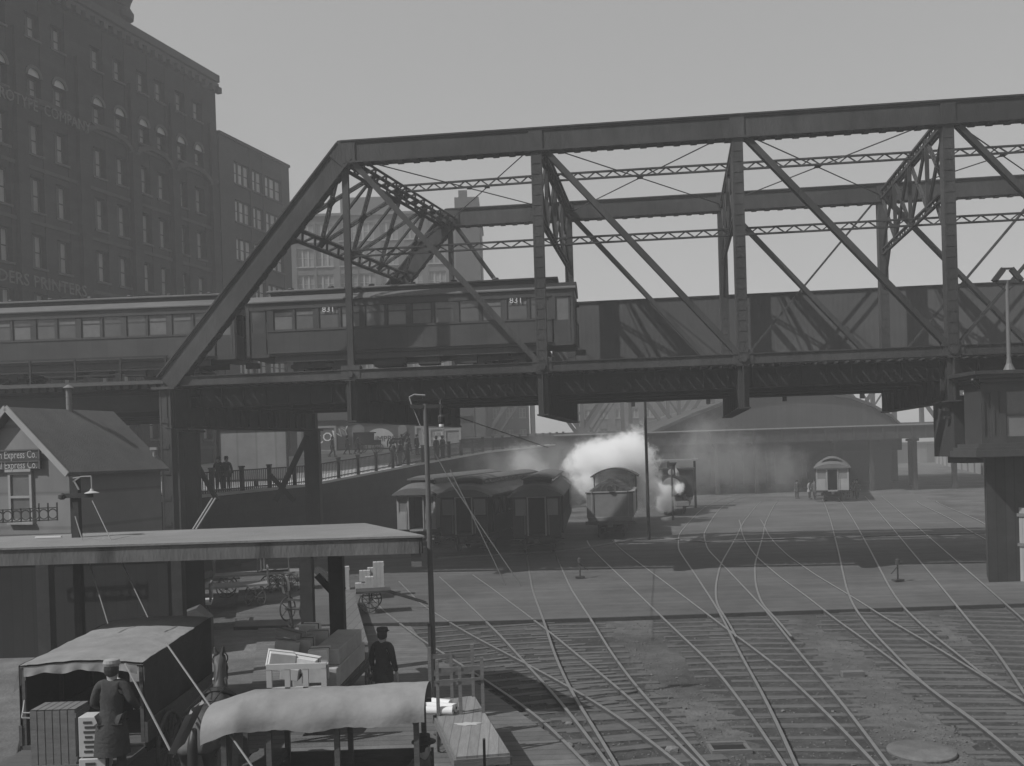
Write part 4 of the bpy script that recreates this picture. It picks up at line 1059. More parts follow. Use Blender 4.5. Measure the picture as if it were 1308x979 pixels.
MB().grid(lambda u, v: Vector((-.9+1.8*u, .2+16*v, 3.7 + .28*(1-(2*u-1)**2))), 8, 3).build('roof_crown', CARROOF, cd)
# ------------------------------------------------------------------ steam locomotive, tender first
lc = thing('steam_locomotive', 'steam locomotive seen tender first in front of the white steam', 'locomotive', (cx(779, 57), 57, .12), R(-9))
mb = MB(); mb.box(-1.42, 1.42, 0, 6.2, 1.25, 2.75); mb.box(-1.5, 1.5, -.05, 6.25, 2.75, 2.83); mb.box(-1.35, 1.35, -.1, .1, 1.05, 1.3)
to = mb.build('tender', BRONZE, lc, bevel=.03)
mb = MB(); mb.grid(lambda u, v: Vector((-1.3+2.6*u, .4+5.4*v, 2.8 + .75*math.sin(PI*u)*math.sin(PI*min(1, v*1.2))**.5 + random.uniform(-.06, .08))), 14, 16); mb.build('coal', COAL, to)
for x in (-1.1, 1.1): MB().tube((x, -.1, 1.3), (x, -.1, 2.9), .025, 6).build('hand_rail', SASH, to)
MB().lathe((0, -.1, 3.05), [(.16,-.1),(.18,0),(.18,.15),(.06,.2)], 12, 'Y').build('tank_lamp', IRON, to)
MB().box(-1.5, 1.5, -.2, 0, .85, 1.05).tube((-.9, -.35, .95), (-.9, 0, .95), .14, 10).tube((.9, -.35, .95), (.9, 0, .95), .14, 10).box(-.15, .15, -.5, 0, .7, .95).build('buffer_beam', GREYWOOD, lc)
mb = MB(); mb.box(-1.2, 1.2, .2, 6, .95, 1.2).box(-.3, .3, .2, .5, .4, 1.0); mb.build('frame', IRON, lc)
for y in (1.1, 2.7, 4.0, 5.4):
    wb = MB(); wb.tube((-.8, y, .5), (.8, y, .5), .06, 8)
    for s_ in (-1, 1): wb.lathe((s_*.76, y, .5), [(.5,-.06),(.5,.05),(.2,.06)], 20, 'X')
    wb.build('wheel', IRON, lc)
mb = MB()
for s_ in (-1, 1): mb.box(min(s_*1.42, s_*1.36), max(s_*1.42, s_*1.36), 6.6, 9.2, 1.3, 2.3); mb.box(min(s_*1.42, s_*1.36), max(s_*1.42, s_*1.36), 6.6, 6.9, 2.3, 3.6); mb.box(min(s_*1.42, s_*1.36), max(s_*1.42, s_*1.36), 8.6, 9.2, 2.3, 3.6)
mb.box(-1.4, 1.4, 9.1, 9.2, 1.3, 3.6); mb.box(-1.4, 1.4, 6.5, 9.2, 1.2, 1.3)
co = mb.build('cab', STEEL2, lc)
mb = MB(); n = 12; P = []
for y in (6.2, 9.5):
    for k in range(n+1): u = -1+2*k/n; P.append((u*1.6, y, 3.6+.55*(1-u*u)))
    for k in range(n+1): u = 1-2*k/n; P.append((u*1.6, y, 3.52+.55*(1-u*u)))
q = 2*n+2; mb.add(P, [(k, (k+1) % q, q+(k+1) % q, q+k) for k in range(q)] + [tuple(range(q)), tuple(range(q, 2*q))]); mb.build('cab_roof', STEEL, co)
MB().lathe((0, 9.2, 2.5), [(.85,0),(.85,5.5),(.95,5.6),(.95,6.6),(.9,6.8)], 24, 'Y').build('boiler', STEEL2, lc)
MB().lathe((0, 15.3, 3.3), [(.28,0),(.25,.8),(.38,1.0)], 16).build('smokestack', STEEL2, lc)
MB().lathe((0, 12, 3.25), [(.4,0),(.4,.35),(.25,.65),(.05,.75)], 16).build('steam_dome', STEEL2, lc)
for y in (10.4, 12.2, 14.0):
    wb = MB(); wb.tube((-.8, y, .8), (.8, y, .8), .08, 8)
    for s_ in (-1, 1): wb.lathe((s_*.76, y, .8), [(.8,-.06),(.8,.06),(.3,.08)], 24, 'X')
    wb.build('driving_wheel', IRON, lc)
MB().box(-1.3, 1.3, 9.3, 16, 1.15, 1.25).build('running_board', IRON, lc)
# second engine, head on, half lost in steam
l2 = thing('steam_locomotive', 'smaller steam locomotive head on, half lost in steam right of the tender', 'locomotive', (cx(858, 74), 74, .12), R(-14))
MB().lathe((0, .2, 2.3), [(.75,0),(.82,.1),(.82,6)], 24, 'Y').build('boiler', STEEL2, l2); MB().lathe((0, .12, 2.3), [(.1,-.08),(.7,-.05),(.74,.08)], 24, 'Y').build('smokebox_door', BRONZE, l2)
MB().lathe((0, 1.2, 3.0), [(.28,0),(.24,.9),(.4,1.2)], 14).build('smokestack', STEEL2, l2); MB().lathe((0, 3.4, 3.0), [(.4,0),(.4,.35),(.2,.7)], 14).build('steam_dome', WHITEWOOD, l2)
mb = MB(); mb.box(-1.3, 1.3, 6.2, 8.4, 1.2, 3.5).box(-1.5, 1.5, 5.9, 8.8, 3.5, 3.62); mb.build('cab', STEEL2, l2); MB().box(-1.35, 1.35, -.3, 0, .8, 1.15).box(-1.2, 1.2, 0, 8, .9, 1.15).build('buffer_beam', GREYWOOD, l2)
mb = MB()
for s_ in (-1, 1):
    mb.lathe((s_*1.05, .8, .95), [(.33,0),(.33,.9)], 14, 'Y')
    for y in (2.6, 4.4): mb.lathe((s_*.76, y, .75), [(.75,-.06),(.75,.06)], 22, 'X')
mb.build('wheel', IRON, l2); MB().lathe((0, -.1, 3.45), [(.2,0),(.24,.05),(.24,.35)], 14, 'Y').build('headlamp', SASH, l2)
mb = MB(); t = thing('platform_canopy', 'thin pale platform roof poking out of the steam beside the far road bridge', 'canopy', (cx(855, 84), 84, 0), R(-12))
MB().box(-3, 2.6, -1.2, 1.2, 4.3, 4.45).build('roof', CANOPYTOP, t); MB().box(-.1, .1, -.1, .1, 0, 4.3).box(2.2, 2.4, -.1, .1, 0, 4.3).build('post', DARKWOOD, t)
# ------------------------------------------------------------------ steam
def steam(name, label, blobs, dens, seed, box=None):
    """soft cloud: density falls off from a handful of puffs, torn by noise"""
    xs = [b[0].x for b in blobs]; ys = [b[0].y for b in blobs]; zs = [b[0].z for b in blobs]; rm = max(b[1] for b in blobs)*1.5
    mb = MB().box(min(xs)-rm, max(xs)+rm, min(ys)-rm, max(ys)+rm, max(.3, min(zs)-rm), max(zs)+rm)
    m, v = volmat(name + '_vapour', dens, 1.0); NT = m.node_tree; N = NT.nodes; L = NT.links
    v.inputs['Color'].default_value = (.98, .98, .98, 1); v.inputs['Anisotropy'].default_value = .1
    tc = N.new('ShaderNodeTexCoord'); nz = N.new('ShaderNodeTexNoise'); nz.inputs['Scale'].default_value = .8; nz.inputs['Detail'].default_value = 7; nz.inputs['Roughness'].default_value = .7
    L.new(tc.outputs['Object'], nz.inputs['Vector'])
    ds = N.new('ShaderNodeVectorMath'); ds.operation = 'SUBTRACT'; ds.inputs[1].default_value = (.5, .5, .5); L.new(nz.outputs['Color'], ds.inputs[0])
    sc_ = N.new('ShaderNodeVectorMath'); sc_.operation = 'SCALE'; sc_.inputs['Scale'].default_value = rm*1.15; L.new(ds.outputs[0], sc_.inputs[0])
    ad = N.new('ShaderNodeVectorMath'); ad.operation = 'ADD'; L.new(tc.outputs['Object'], ad.inputs[0]); L.new(sc_.outputs[0], ad.inputs[1])
    last = None
    for c, r in blobs:
        di = N.new('ShaderNodeVectorMath'); di.operation = 'DISTANCE'; di.inputs[1].default_value = tuple(c); L.new(ad.outputs[0], di.inputs[0])
        mr = N.new('ShaderNodeMapRange'); mr.inputs[1].default_value = r*.45; mr.inputs[2].default_value = r; mr.inputs[3].default_value = 1; mr.inputs[4].default_value = 0; mr.clamp = True
        L.new(di.outputs['Value'], mr.inputs[0])
        if last is None: last = mr.outputs[0]
        else:
            mx = N.new('ShaderNodeMath'); mx.operation = 'MAXIMUM'; L.new(last, mx.inputs[0]); L.new(mr.outputs[0], mx.inputs[1]); last = mx.outputs[0]
    mu = N.new('ShaderNodeMath'); mu.operation = 'MULTIPLY'; mu.inputs[1].default_value = dens; L.new(last, mu.inputs[0]); L.new(mu.outputs[0], v.inputs['Density'])
    o = mb.build(name, m); tag(o, label, 'steam', kind='stuff'); return o
def pb_(x, y, Y): return PY(x, y, Y)
steam('steam_cloud', 'billowing white steam over the locomotive', [(pb_(790, 588, 66), 1.9), (pb_(745, 582, 66.5), 1.0), (pb_(815, 585, 67), 1.5), (pb_(745, 620, 65), 1.0), (pb_(805, 630, 66), 1.5), (pb_(775, 593, 66), 2.1), (pb_(800, 575, 67), 1.5), (pb_(750, 588, 66), 1.5), (pb_(818, 605, 67), 1.5), (pb_(808, 560, 67), .9), (pb_(735, 600, 66), 1.0), (pb_(828, 628, 68), 1.2), (pb_(790, 607, 66.5), 1.6), (pb_(762, 605, 66), 1.2)], 3.6, 1)
steam('steam_wisp', 'small grey wisp of steam above the coach roofs', [(pb_(670, 590, 80), 1.7), (pb_(660, 575, 80), .9), (pb_(688, 600, 80), 1.1)], .28, 2)
steam('steam_jet', 'bright steam jet beside the smaller locomotive', [(pb_(850, 642, 70), .85), (pb_(851, 630, 70), .6), (pb_(836, 625, 71), .9), (pb_(868, 622, 71), .55)], 5.0, 3)
steam('smoke_drift', 'thin smoke drifting over the coach roofs left of the steam', [(pb_(700, 600, 74), 3.2), (pb_(640, 603, 76), 2.6), (pb_(745, 595, 73), 3.0), (pb_(600, 590, 78), 2.0)], .07, 5)
steam('smoke_drift', 'thin smoke lying before the arched shed right of the steam', [(pb_(880, 600, 88), 3.6), (pb_(940, 590, 92), 3.6), (pb_(1000, 600, 94), 3.0), (pb_(900, 560, 94), 3.0)], .05, 6)
for x, y, sx in ((738, 640, 0),): steam('steam_drift', 'thin steam drifting down left of the tender', [(pb_(735, 632, 62), 1.0), (pb_(728, 622, 62), .8)], .5, 4)
# ------------------------------------------------------------------ people
def J(*p): return Vector(p)
def person(label, loc, rz, h=1.74, pose='stand', coat=CLOTH, legs=CLOTH, hat='cap', group=None, fine=False, coat_len=.52, shirt=None, arms=None, lean=0.0, hatm=None):
    """faces -y in local space; z=0 at the soles"""
    t = thing('person', label, 'person', loc, rz, group); s = h/1.74
    def S(v): return Vector(v)*s
    hip = J(0, 0, .92); ch = J(0, -.02-lean*.5, 1.22); nk = J(0, -.01-lean, 1.48); hd = J(0, -.03-lean*1.15, 1.62)
    shL, shR = J(.19, -lean, 1.42), J(-.19, -lean, 1.42); bs = .16
    if pose == 'walk': lg = [(J(.1,0,.9), J(.11,-.16,.5), J(.1,-.2,.08), J(.1,-.36,.04)), (J(-.1,0,.9), J(-.11,.03,.48), J(-.1,.3,.12), J(-.1,.2,.04))]
    else: lg = [(J(.1,0,.9), J(.12,-.02,.5), J(.13,0,.08), J(.14,-.17,.04)), (J(-.1,0,.9), J(-.12,-.02,.5), J(-.13,0,.08), J(-.14,-.17,.04))]
    if arms: aL, aR = arms
    elif pose == 'walk': aL, aR = (J(.27,.1,1.15), J(.27,.02,.9), J(.27,-.05,.8)), (J(-.27,-.1,1.15), J(-.27,-.26,.98), J(-.27,-.32,.92))
    else: aL, aR = (J(.26,.02,1.14), J(.27,-.08,.88), J(.27,-.11,.79)), (J(-.26,.02,1.14), J(-.27,-.08,.88), J(-.27,-.11,.79))
    V_ = [hip, ch, nk, hd + J(0,0,-.06), hd + J(0,0,.06), hd + J(0,.0,.14)]; E = [(0,1),(1,2),(2,3),(3,4),(4,5)]; Rr = [.11,.12,.065,.088,.098,.06]
    for sh, a in ((shL, aL), (shR, aR)):
        b = len(V_); V_ += [J(math.copysign(.14, sh.x), sh.y, 1.37), a[0], a[1], a[2]]; Rr += [.045,.045,.034,.036]; E += [(1, b), (b,b+1),(b+1,b+2),(b+2,b+3)]
        if fine:
            d = (a[2]-a[1]).normalized(); sd = d.cross(J(0,0,1)).normalized() if abs(d.z) < .9 else J(0,1,0)
            hb = len(V_)-1
            for k in range(4):
                q = len(V_); off = sd*(-.03+.02*k); ln = (.07,.085,.08,.06)[k]
                V_ += [a[2]+off+d*.045, a[2]+off*1.15+d*(.045+ln*.5)+J(0,-.005,-.01), a[2]+off*1.2+d*(.045+ln)+J(0,0,-.03)]; Rr += [.011,.009,.007]; E += [(hb,q),(q,q+1),(q+1,q+2)]
            q = len(V_); V_ += [a[2]+sd*.045+d*.0, a[2]+sd*.06+d*.04]; Rr += [.012,.009]; E += [(hb,q),(q,q+1)]
    for l in lg:
        b = len(V_); V_ += list(l); Rr += [.09,.06,.045,.04]; E += [(0,b),(b,b+1),(b+1,b+2),(b+2,b+3)]
    skinned('body', [S(v) for v in V_], E, [r*s for r in Rr], SKIN, t)
    # coat
    V2 = [hip - J(0,0,.03), hip + J(0,0,.05), ch, nk - J(0,0,.015)]; E2 = [(0,1),(1,2),(2,3)]; R2 = [(.2,.17),(.17,.145),(.195,.15),(.1,.1)]
    for sh, a in ((shL, aL), (shR, aR)):
        b = len(V2); V2 += [sh, a[0], a[1]]; R2 += [.085,.066,.05]; E2 += [(3,b),(b,b+1),(b+1,b+2)]
    skinned('coat', [S(v) for v in V2], E2, [tuple(x*s for x in r) if isinstance(r, tuple) else r*s for r in R2], coat, t, root=1)
    ht = coat_len - .3; kk = MB()
    kk.grid(lambda u, v: S(J((.15+.06*min(1,v*2.2)+.05*v*ht/.5+.008*math.sin(u*44)*v)*math.sin(2*PI*u), (.12+.055*min(1,v*2.2)+.05*v*ht/.5+.008*math.cos(u*38)*v)*-math.cos(2*PI*u), 1.1 - (ht+.18)*v)), 28, 6); kk.build('coat_skirt', coat, t, smooth=True)
    V3 = [hip + J(0,0,.02)]; E3 = []; R3 = [.15]
    for l in lg: b = len(V3); V3 += [l[0], l[1], l[2]]; R3 += [.105,.078,.065]; E3 += [(0,b),(b,b+1),(b+1,b+2)]
    skinned('trousers', [S(v) for v in V3], E3, [r*s for r in R3], legs, t)
    mb = MB()
    for l in lg: a, b = l[2], l[3]; mb.cbox(S((a+b)/2 + J(0,0,-.01)), .1*s, .28*s, .09*s)
    mb.build('shoes', LEATHER, t, bevel=.02)
    hc = S(hd + J(0,.01,.1)); mb = MB()
    if hat == 'cap': mb.lathe(hc, [(.102*s,-.02*s),(.112*s,.0),(.125*s,.04*s),(.11*s,.085*s),(.04*s,.1*s)], 16); mb.cbox(hc + S(J(0,-.13,-.005)), .15*s, .1*s, .015*s)
    elif hat == 'bowler': mb.lathe(hc, [(.16*s,-.005*s),(.165*s,.01*s),(.105*s,.015*s),(.1*s,.08*s),(.06*s,.13*s),(.01*s,.14*s)], 16)
    else: mb.lathe(hc, [(.18*s,0),(.18*s,.012*s),(.1*s,.02*s),(.095*s,.11*s),(.03*s,.12*s)], 16)
    mb.build('hat', hatm or CLOTH, t, smooth=False)
    hr = MB(); hr.lathe(S(hd + J(0,.025,.0)), [(.06*s,-.06*s),(.1*s,-.02*s),(.108*s,.05*s),(.1*s,.1*s)], 14); hr.build('hair', LEATHER, t)
    f = MB()
    f.lathe(S(hd + J(0,-.1,.0)), [(.014*s,-.02*s),(.018*s,0),(.008*s,.03*s)], 8)
    f.build('nose', SKIN, t)
    return t
# far yard men
far = [(1018, 637, 'stand', 'far man in dark coat standing alone, leftmost by the lone coach', CLOTH2), (1034, 638, 'stand', 'far man at left corner of the lone coach', SIDING), (1041, 638, 'walk', 'far man close beside the left buffer of the lone coach', CLOTH2),
       (1074, 637, 'stand', 'far man before the right half of the lone coach end', CLOTH), (1084, 637, 'stand', 'far man at the right corner of the lone coach', CLOTH2), (1095, 638, 'walk', 'far man stepping away at the right, last of the group by the lone coach', CLOTH2), (1092, 636, 'stand', 'far man half hidden beside the last man by the lone coach', SIDING)]
for k, (x, y, po, lab, ct) in enumerate(far):
    p = GZ(x, y, .15); person(lab, p, random.uniform(-1, 1), 1.72 + .05*(k % 3), po, ct, CLOTH, ['cap', 'bowler', 'fedora'][k % 3], 'men by the lone coach')
for k, (x, Y, po, rz, lab) in enumerate(((503, 68, 'walk', 1.2, 'left man of the pair walking on the sidewalk behind the railing'), (511, 68.6, 'stand', -1.9, 'man beside the railing post, right of the walking pair'), (520, 70, 'walk', 1.3, 'third man from the left on the sidewalk behind the railing'),
        (558, 74.5, 'stand', 2.5, 'man leaning at the railing just right of the lamp pole'), (566, 75.5, 'stand', -2.2, 'second man at the railing right of the lamp pole'), (444, 92, 'walk', 1.6, 'distant pedestrian at the left of the horse wagon on the street'), (457, 93, 'walk', 1.7, 'distant pedestrian just left of the horse wagon'), (279, 50.5, 'stand', 0, 'man on the raised street under the blank signboard, left one'), (289, 50.8, 'stand', .4, 'man on the raised street under the blank signboard, right one'), (523, 88, 'walk', 1.4, 'distant pedestrian in the crowd before the arched window'), (533, 84, 'stand', 1.0, 'distant pedestrian just left of the lamp pole on the street'), (514, 90, 'walk', -1.5, 'distant pedestrian behind the small dark horse on the street'), (425, 86, 'walk', 1.5, 'distant pedestrian below the slanting script billboard'))):
    X = PY(x, 590, Y).x; z = sz(Y) if X > edge(Y)-3 else sz(Y)-.15
    person(lab, (X, Y, z), rz, 1.76, po, CLOTH, CLOTH, ['bowler', 'cap', 'fedora'][k % 3], 'pedestrians on the raised street')
# foreground men
DK = mat('workman_coat', .045, .9, .25, 4, .4)
p = GZ(491, 912, 0); person('workman in cap standing in the shade beside the low loading dock', p, R(160), 1.78, 'stand', CLOTH, CLOTH, 'cap', fine=True)
Ym = 14.5; pm = PY(140, 850, Ym)
ARM = ((J(.27,-.04,1.16), J(.25,-.27,1.06), J(.2,-.36,1.04)), (J(-.3,-.0,1.2), J(-.33,-.22,1.03), J(-.27,-.35,1.0)))
person('workman in long grey coat and pale cap standing at the covered wagon tail', (pm.x, Ym, pm.z-1.8), R(185), 1.8, 'stand', mat('overcoat', .05, .9, .2, 4, .4), CLOTH, 'cap', fine=True, coat_len=.8, arms=ARM, lean=.06, hatm=SIDING)
pq = PY(522, 952, 13.6); person('man in a hat bending beside the tarpaulin wagon at the bottom of the picture', (pq.x, 13.6, pq.z-1.62), R(60), 1.72, 'stand', CLOTH2, CLOTH, 'fedora', fine=True, lean=.22)
# horse
def horse(label, loc, rz, s=1.0, m=HIDE, turn=0.0, up=.0):
    """body along +y (head at +y); ground z=0"""
    t = thing('horse', label, 'horse', loc, rz)
    V_ = [J(0,-.62,1.28), J(0,-.2,1.22), J(0,.25,1.2), J(0,.6,1.25), J(0,.85,1.48), J(turn*.2,1.02,1.78+up), J(turn*.35,1.12,1.95+up), J(turn*.5,1.3,1.78+up), J(turn*.6,1.46,1.58+up)]
    Rr = [(.27,.3),(.29,.33),(.28,.33),(.24,.31),(.15,.23),(.1,.16),(.1,.13),(.085,.1),(.06,.065)]
    E = [(i, i+1) for i in range(8)]
    def leg(b, pts, rs):
        q = len(V_); V_.extend(pts); Rr.extend(rs); E.append((b, q)); E.extend((q+i, q+i+1) for i in range(len(pts)-1))
    for sx in (-.17, .17):
        leg(0, [J(sx,-.72,1.0), J(sx,-.6,.78), J(sx,-.82,.5), J(sx,-.78,.2), J(sx,-.7,.05)], [.17,.12,.06,.045,.06])
        leg(3, [J(sx,.6,.95), J(sx,.58,.75), J(sx,.6,.46), J(sx,.6,.18), J(sx,.66,.05)], [.13,.08,.055,.04,.06])
    for sx in (-.07, .07): leg(6, [J(turn*.35+sx,1.08,2.08+up), J(turn*.35+sx*1.2,1.08,2.18+up)], [.035,.015])
    skinned('body', [v*s for v in V_], E, [tuple(a*s for a in r) if isinstance(r, tuple) else r*s for r in Rr], m, t, root=1)
    skinned('tail', [v*s for v in (J(0,-.86,1.4), J(0,-1.0,1.2), J(0,-1.0,.8), J(0,-.97,.5))], [(0,1),(1,2),(2,3)], [.05*s,.08*s,.09*s,.03*s], LEATHER, t)
    mb = MB(); mb.grid(lambda u, v: Vector(((v-.5)*.05, .62+.45*u, 1.72+.4*u+up*u+.09*v))*s, 8, 2); mb.build('mane', LEATHER, t)
    mb = MB(); mb.ring(Vector((0, .78, 1.38))*s, (0, .8, .6), .3*s, .055*s, 20, 6); co_ = mb.build('collar', LEATHER, t)
    mb = MB(); mb.ring(Vector((0, .1, 1.22))*s, (0, 1, 0), .345*s, .018*s, 20, 4)
    for sx in (-1, 1): mb.path([Vector((sx*.3, .72, 1.3))*s, Vector((sx*.34, 0, 1.15))*s, Vector((sx*.32, -.9, .95))*s], .018*s, 5); mb.path([Vector((turn*.5+sx*.1, 1.28, 1.8+up))*s, Vector((sx*.12, .8, 1.66))*s, Vector((sx*.16, -.7, 1.62))*s], .012*s, 5)
    mb.ring(Vector((turn*.53, 1.34, 1.73+up))*s, (turn*.1, .7, -.7), .1*s, .012*s, 14, 4); mb.ring(Vector((turn*.38, 1.14, 1.95+up))*s, (0, .8, -.5), .13*s, .012*s, 14, 4)
    mb.build('harness', LEATHER, t)
    mb = MB()
    for sx in (-1, 1): mb.lathe(Vector((sx*.1, .82, 1.66))*s, [(.012,0),(.02,.06),(.028,.09),(.01,.12)], 8)
    mb.build('hame_knob', BRONZE, t); return t
ph = PY(262, 905, 15.2)
horse('dark horse in harness seen from behind, between the covered wagon and the tarpaulin wagon', (ph.x, 15.35, 0), R(4), 1.0, mat('bay_hide', .06, .55, .3, 3), turn=-.15, up=.08)
def wheel(t, c, r, spokes=12, w_=.07, axis='X', name='wheel', m=WOOD, rim=IRON):
    mb = MB(); c = Vector(c); ax = Vector((1,0,0)) if axis == 'X' else Vector((0,1,0))
    mb.ring(c, ax, r*.94, r*.06, 28, 6); mb.lathe(c, [(r*.08,-w_*1.4),(r*.17,-w_*.6),(r*.17,w_*.6),(r*.08,w_*1.4)], 12, axis)
    for k in range(spokes):
        a = 2*PI*k/spokes; d = Vector((0, math.cos(a), math.sin(a))) if axis == 'X' else Vector((math.cos(a), 0, math.sin(a)))
        mb.tube(c + d*r*.14, c + d*r*.93, r*.035, 5)
    return mb.build(name, m, t)
# ------------------------------------------------------------------ street wagon far away
Yw = 96; pw = PY(475, 585, Yw); zw = sz(Yw)-.15
t = thing('delivery_wagon', 'small dark horse-drawn wagon crossing the street before the arched billboard', 'wagon', (pw.x, Yw, zw))
MB().box(-1.7, .9, -.8, .8, .8, 1.3).box(-1.7, -1.6, -.8, .8, 1.3, 2.0).box(-1.6,.2,-.8,-.74,1.3,2.0).box(-1.6,.2,.74,.8,1.3,2.0).box(-1.7, .4, -.85, .85, 2.0, 2.1).build('body', CLOTH, t)
for x, r in ((-1.1, .6), (.6, .5)):
    for y in (-.85, .85): wheel(t, (x, y, r), r, 8, axis='Y')
horse('small dark horse pulling the wagon on the far street', (pw.x+2.6, Yw, zw), R(-90), .95, CLOTH)
# ------------------------------------------------------------------ covered wagon at left
q1_, q2_ = PY(25, 848, 15.6), PY(179, 846, 15.5); q3_, q4_ = PY(262, 790, 19.7), PY(150, 787, 20.2)
wag = thing('covered_wagon', 'big covered delivery wagon with pale canvas roof and dark canvas sides at lower left', 'wagon', ((q1_.x+q2_.x)/2, 15.6, 0), 0)
Hc = (q1_.z+q2_.z)/2; x0, x1 = q1_.x - wag.location.x, q2_.x - wag.location.x; x2, x3 = q4_.x - wag.location.x, q3_.x - wag.location.x
Lw = 4.4; Hb = q3_.z
def wx(u, v): return (x0 + (x1-x0)*u)*(1-v) + (x2 + (x3-x2)*u)*v
def roofp(u, v): return Vector((wx(u, v), Lw*v, (Hc*(1-v)+Hb*v) + .06*math.sin(PI*u) - .03 + .02*math.sin(v*PI*4)**2*math.sin(PI*u) + .006*math.sin(u*31+v*17) + .005*math.sin(v*47-u*9)))
mb = MB(); mb.grid(roofp, 14, 20); mb.grid(lambda u, v: roofp(u, v) - UP*.04, 14, 20); mb.build('canvas_roof', CANVAS, wag, smooth=True)
mb = MB()
for s_, u in ((-1, 0), (1, 1)):
    mb.grid(lambda a, v: roofp(u, v) + Vector((s_*(.02+.03*math.sin(v*22)*a), 0, -1.5*a)), 6, 40)
mb.build('canvas_side', CANVASD, wag, smooth=True)
mb = MB(); mb.grid(lambda u, v: roofp(.04+.92*u, 0) + Vector((0, -.04-.05*math.sin(u*19)**2*v, -.04-.15*v*(1-.3*math.sin(u*9)**2))), 40, 5); mb.build('rolled_flap', CANVAS, wag, smooth=True)
MB().grid(lambda u, v: roofp(0, 0) + Vector((-.02-.12*v*(1-u), .02, -.02-.45*v*(1-u*.5) )) + Vector((.1*u,0,0)), 4, 6).build('loose_corner', CANVAS, wag)
mb = MB()
for u in (.02, .98):
    for v in (.01, .35, .68, .99): p = roofp(u, v); mb.beam(p - UP*.02, Vector((p.x, p.y, .8)), .06, .05)
for v in (.01, .25, .5, .75, .99):
    pts = [roofp(k/10, v) - UP*.06 for k in range(11)]; MB().path(pts, .022, 5).build('frame_bow', WOOD, wag)
split(mb, 'corner_post', WOOD, wag)
mb = MB(); mb.box(x0, x1, 0, Lw, .78, .86); mb.box(x0-.05, x0, 0, Lw, .86, 1.2); mb.box(x1, x1+.05, 0, Lw, .86, 1.2); mb.build('bed', WOOD, wag)
mb = MB(); mb.box(x0+.0, x1, -.9, -.02, .74, .8); mb.tube((x0+.1,-.02,.77),(x0+.1,-.9,.77),.02,5).build('tailboard', WOOD, wag)
for y, r in ((.7, .6), (3.6, .5)):
    for x in (x0-.15, x1+.15): wheel(wag, (x, y, r), r, 12)
mb = MB()
for y, r in ((.7, .6), (3.6, .5)): mb.tube((x0-.15, y, r), (x1+.15, y, r), .05, 8)
mb.build('axle', IRON, wag)
mb = MB(); mb.beam((x0+.35,-.62,1.5),(x1-.2,-.64,1.45),.012,.02); mb.path([Vector((x0+.06,-.0,1.62)), Vector((x0+.3,-.55,1.48)), Vector((x0+1.3,-.62,1.42))], .013, 5); mb.path([Vector((x0+.06,-.0,1.62)), Vector((x0+.32,-.55,1.56)), Vector((x0+1.35,-.6,1.55))], .013, 5); mb.build('lashing_rope', SIDING, wag)
mb = MB(); hk = PY(150, 862, 15.45) - wag.location; mb.path([hk + UP*.12, hk, hk - UP*.1], .012, 5); mb.lathe(hk - UP*.2, [(.03,0),(.06,.04),(.07,.12),(.03,.14)], 10); mb.build('hanging_lamp', PAPER, wag)
# crates at its tail
def crate(label, c, sx, sy, sz_, m, planks=5, battens=True, rz=0, name='crate', group=None):
    t = thing(name, label, name.replace('_', ' '), c, rz, group)
    MB().box(-sx/2+.012, sx/2-.012, -sy/2+.012, sy/2-.012, 0, sz_-.012).build('box_panel', m, t)
    mb = MB()
    if battens:
        for i in range(planks):
            a = -sx/2 + sx*i/planks
            mb.box(a+.008, a+sx/planks-.008, -sy/2, -sy/2+.01, .0, sz_); mb.box(a+.008, a+sx/planks-.008, -sy/2, sy/2, sz_-.01, sz_)
        for z in (.08, sz_-.1): mb.box(sx/2-.01, sx/2+.012, -sy/2, sy/2, z-.04, z+.04)
        mb.build('plank', m, t)
    return t
cp_ = PY(98, 903, 14.9); tz = .8
crate('tall grey plank crate roped at the tail of the covered wagon', (cp_.x-.32, 15.0, tz), .72, .5, cp_.z-tz, GREYWOOD, 6)
cw = PY(114, 914, 14.55); cwt = thing('carton', 'upper pale printed carton beside the workman in the long coat', 'carton', (cw.x+.06, 14.6, .0), 0)
zc = cw.z; cwt.location.z = zc-.62; MB().box(-.19,.19,-.15,.15,0,.62).build('carton_body', WHITEWOOD, cwt, bevel=.01)
for k in range(7): MB().box(-.11+.02*(k%2), .02+.05*(k%3), -.158, -.1505, .07+.075*k, .105+.075*k).build('printed_mark', DARKLET, cwt)
cw2 = thing('carton', 'lower pale printed carton under the other one beside the workman in the long coat', 'carton', (cw.x+.07, 14.58, zc-1.3), R(3)); MB().box(-.2,.2,-.16,.16,0,.66).build('carton_body', WHITEWOOD, cw2, bevel=.01)
for k in range(7): MB().box(-.1+.03*(k%3), .05+.04*(k%2), -.168, -.1605, .05+.085*k, .095+.085*k).build('printed_mark', DARKLET, cw2)
ct_ = thing('loading_dock', 'plank loading dock the wagon tail and the cartons stand on, at the bottom left corner', 'dock', (cw.x, 13.6, 0)); zd = pm.z-1.8
MB().box(-3.2, 1.1, -1.4, 1.3, zd-.1, zd-.003).build('deck', PLANK, ct_); MB().box(-3.1,-2.9,-1.3,1.2,0,zd-.1).box(.8,1,-1.3,1.2,0,zd-.1).build('post', TIMBER, ct_)
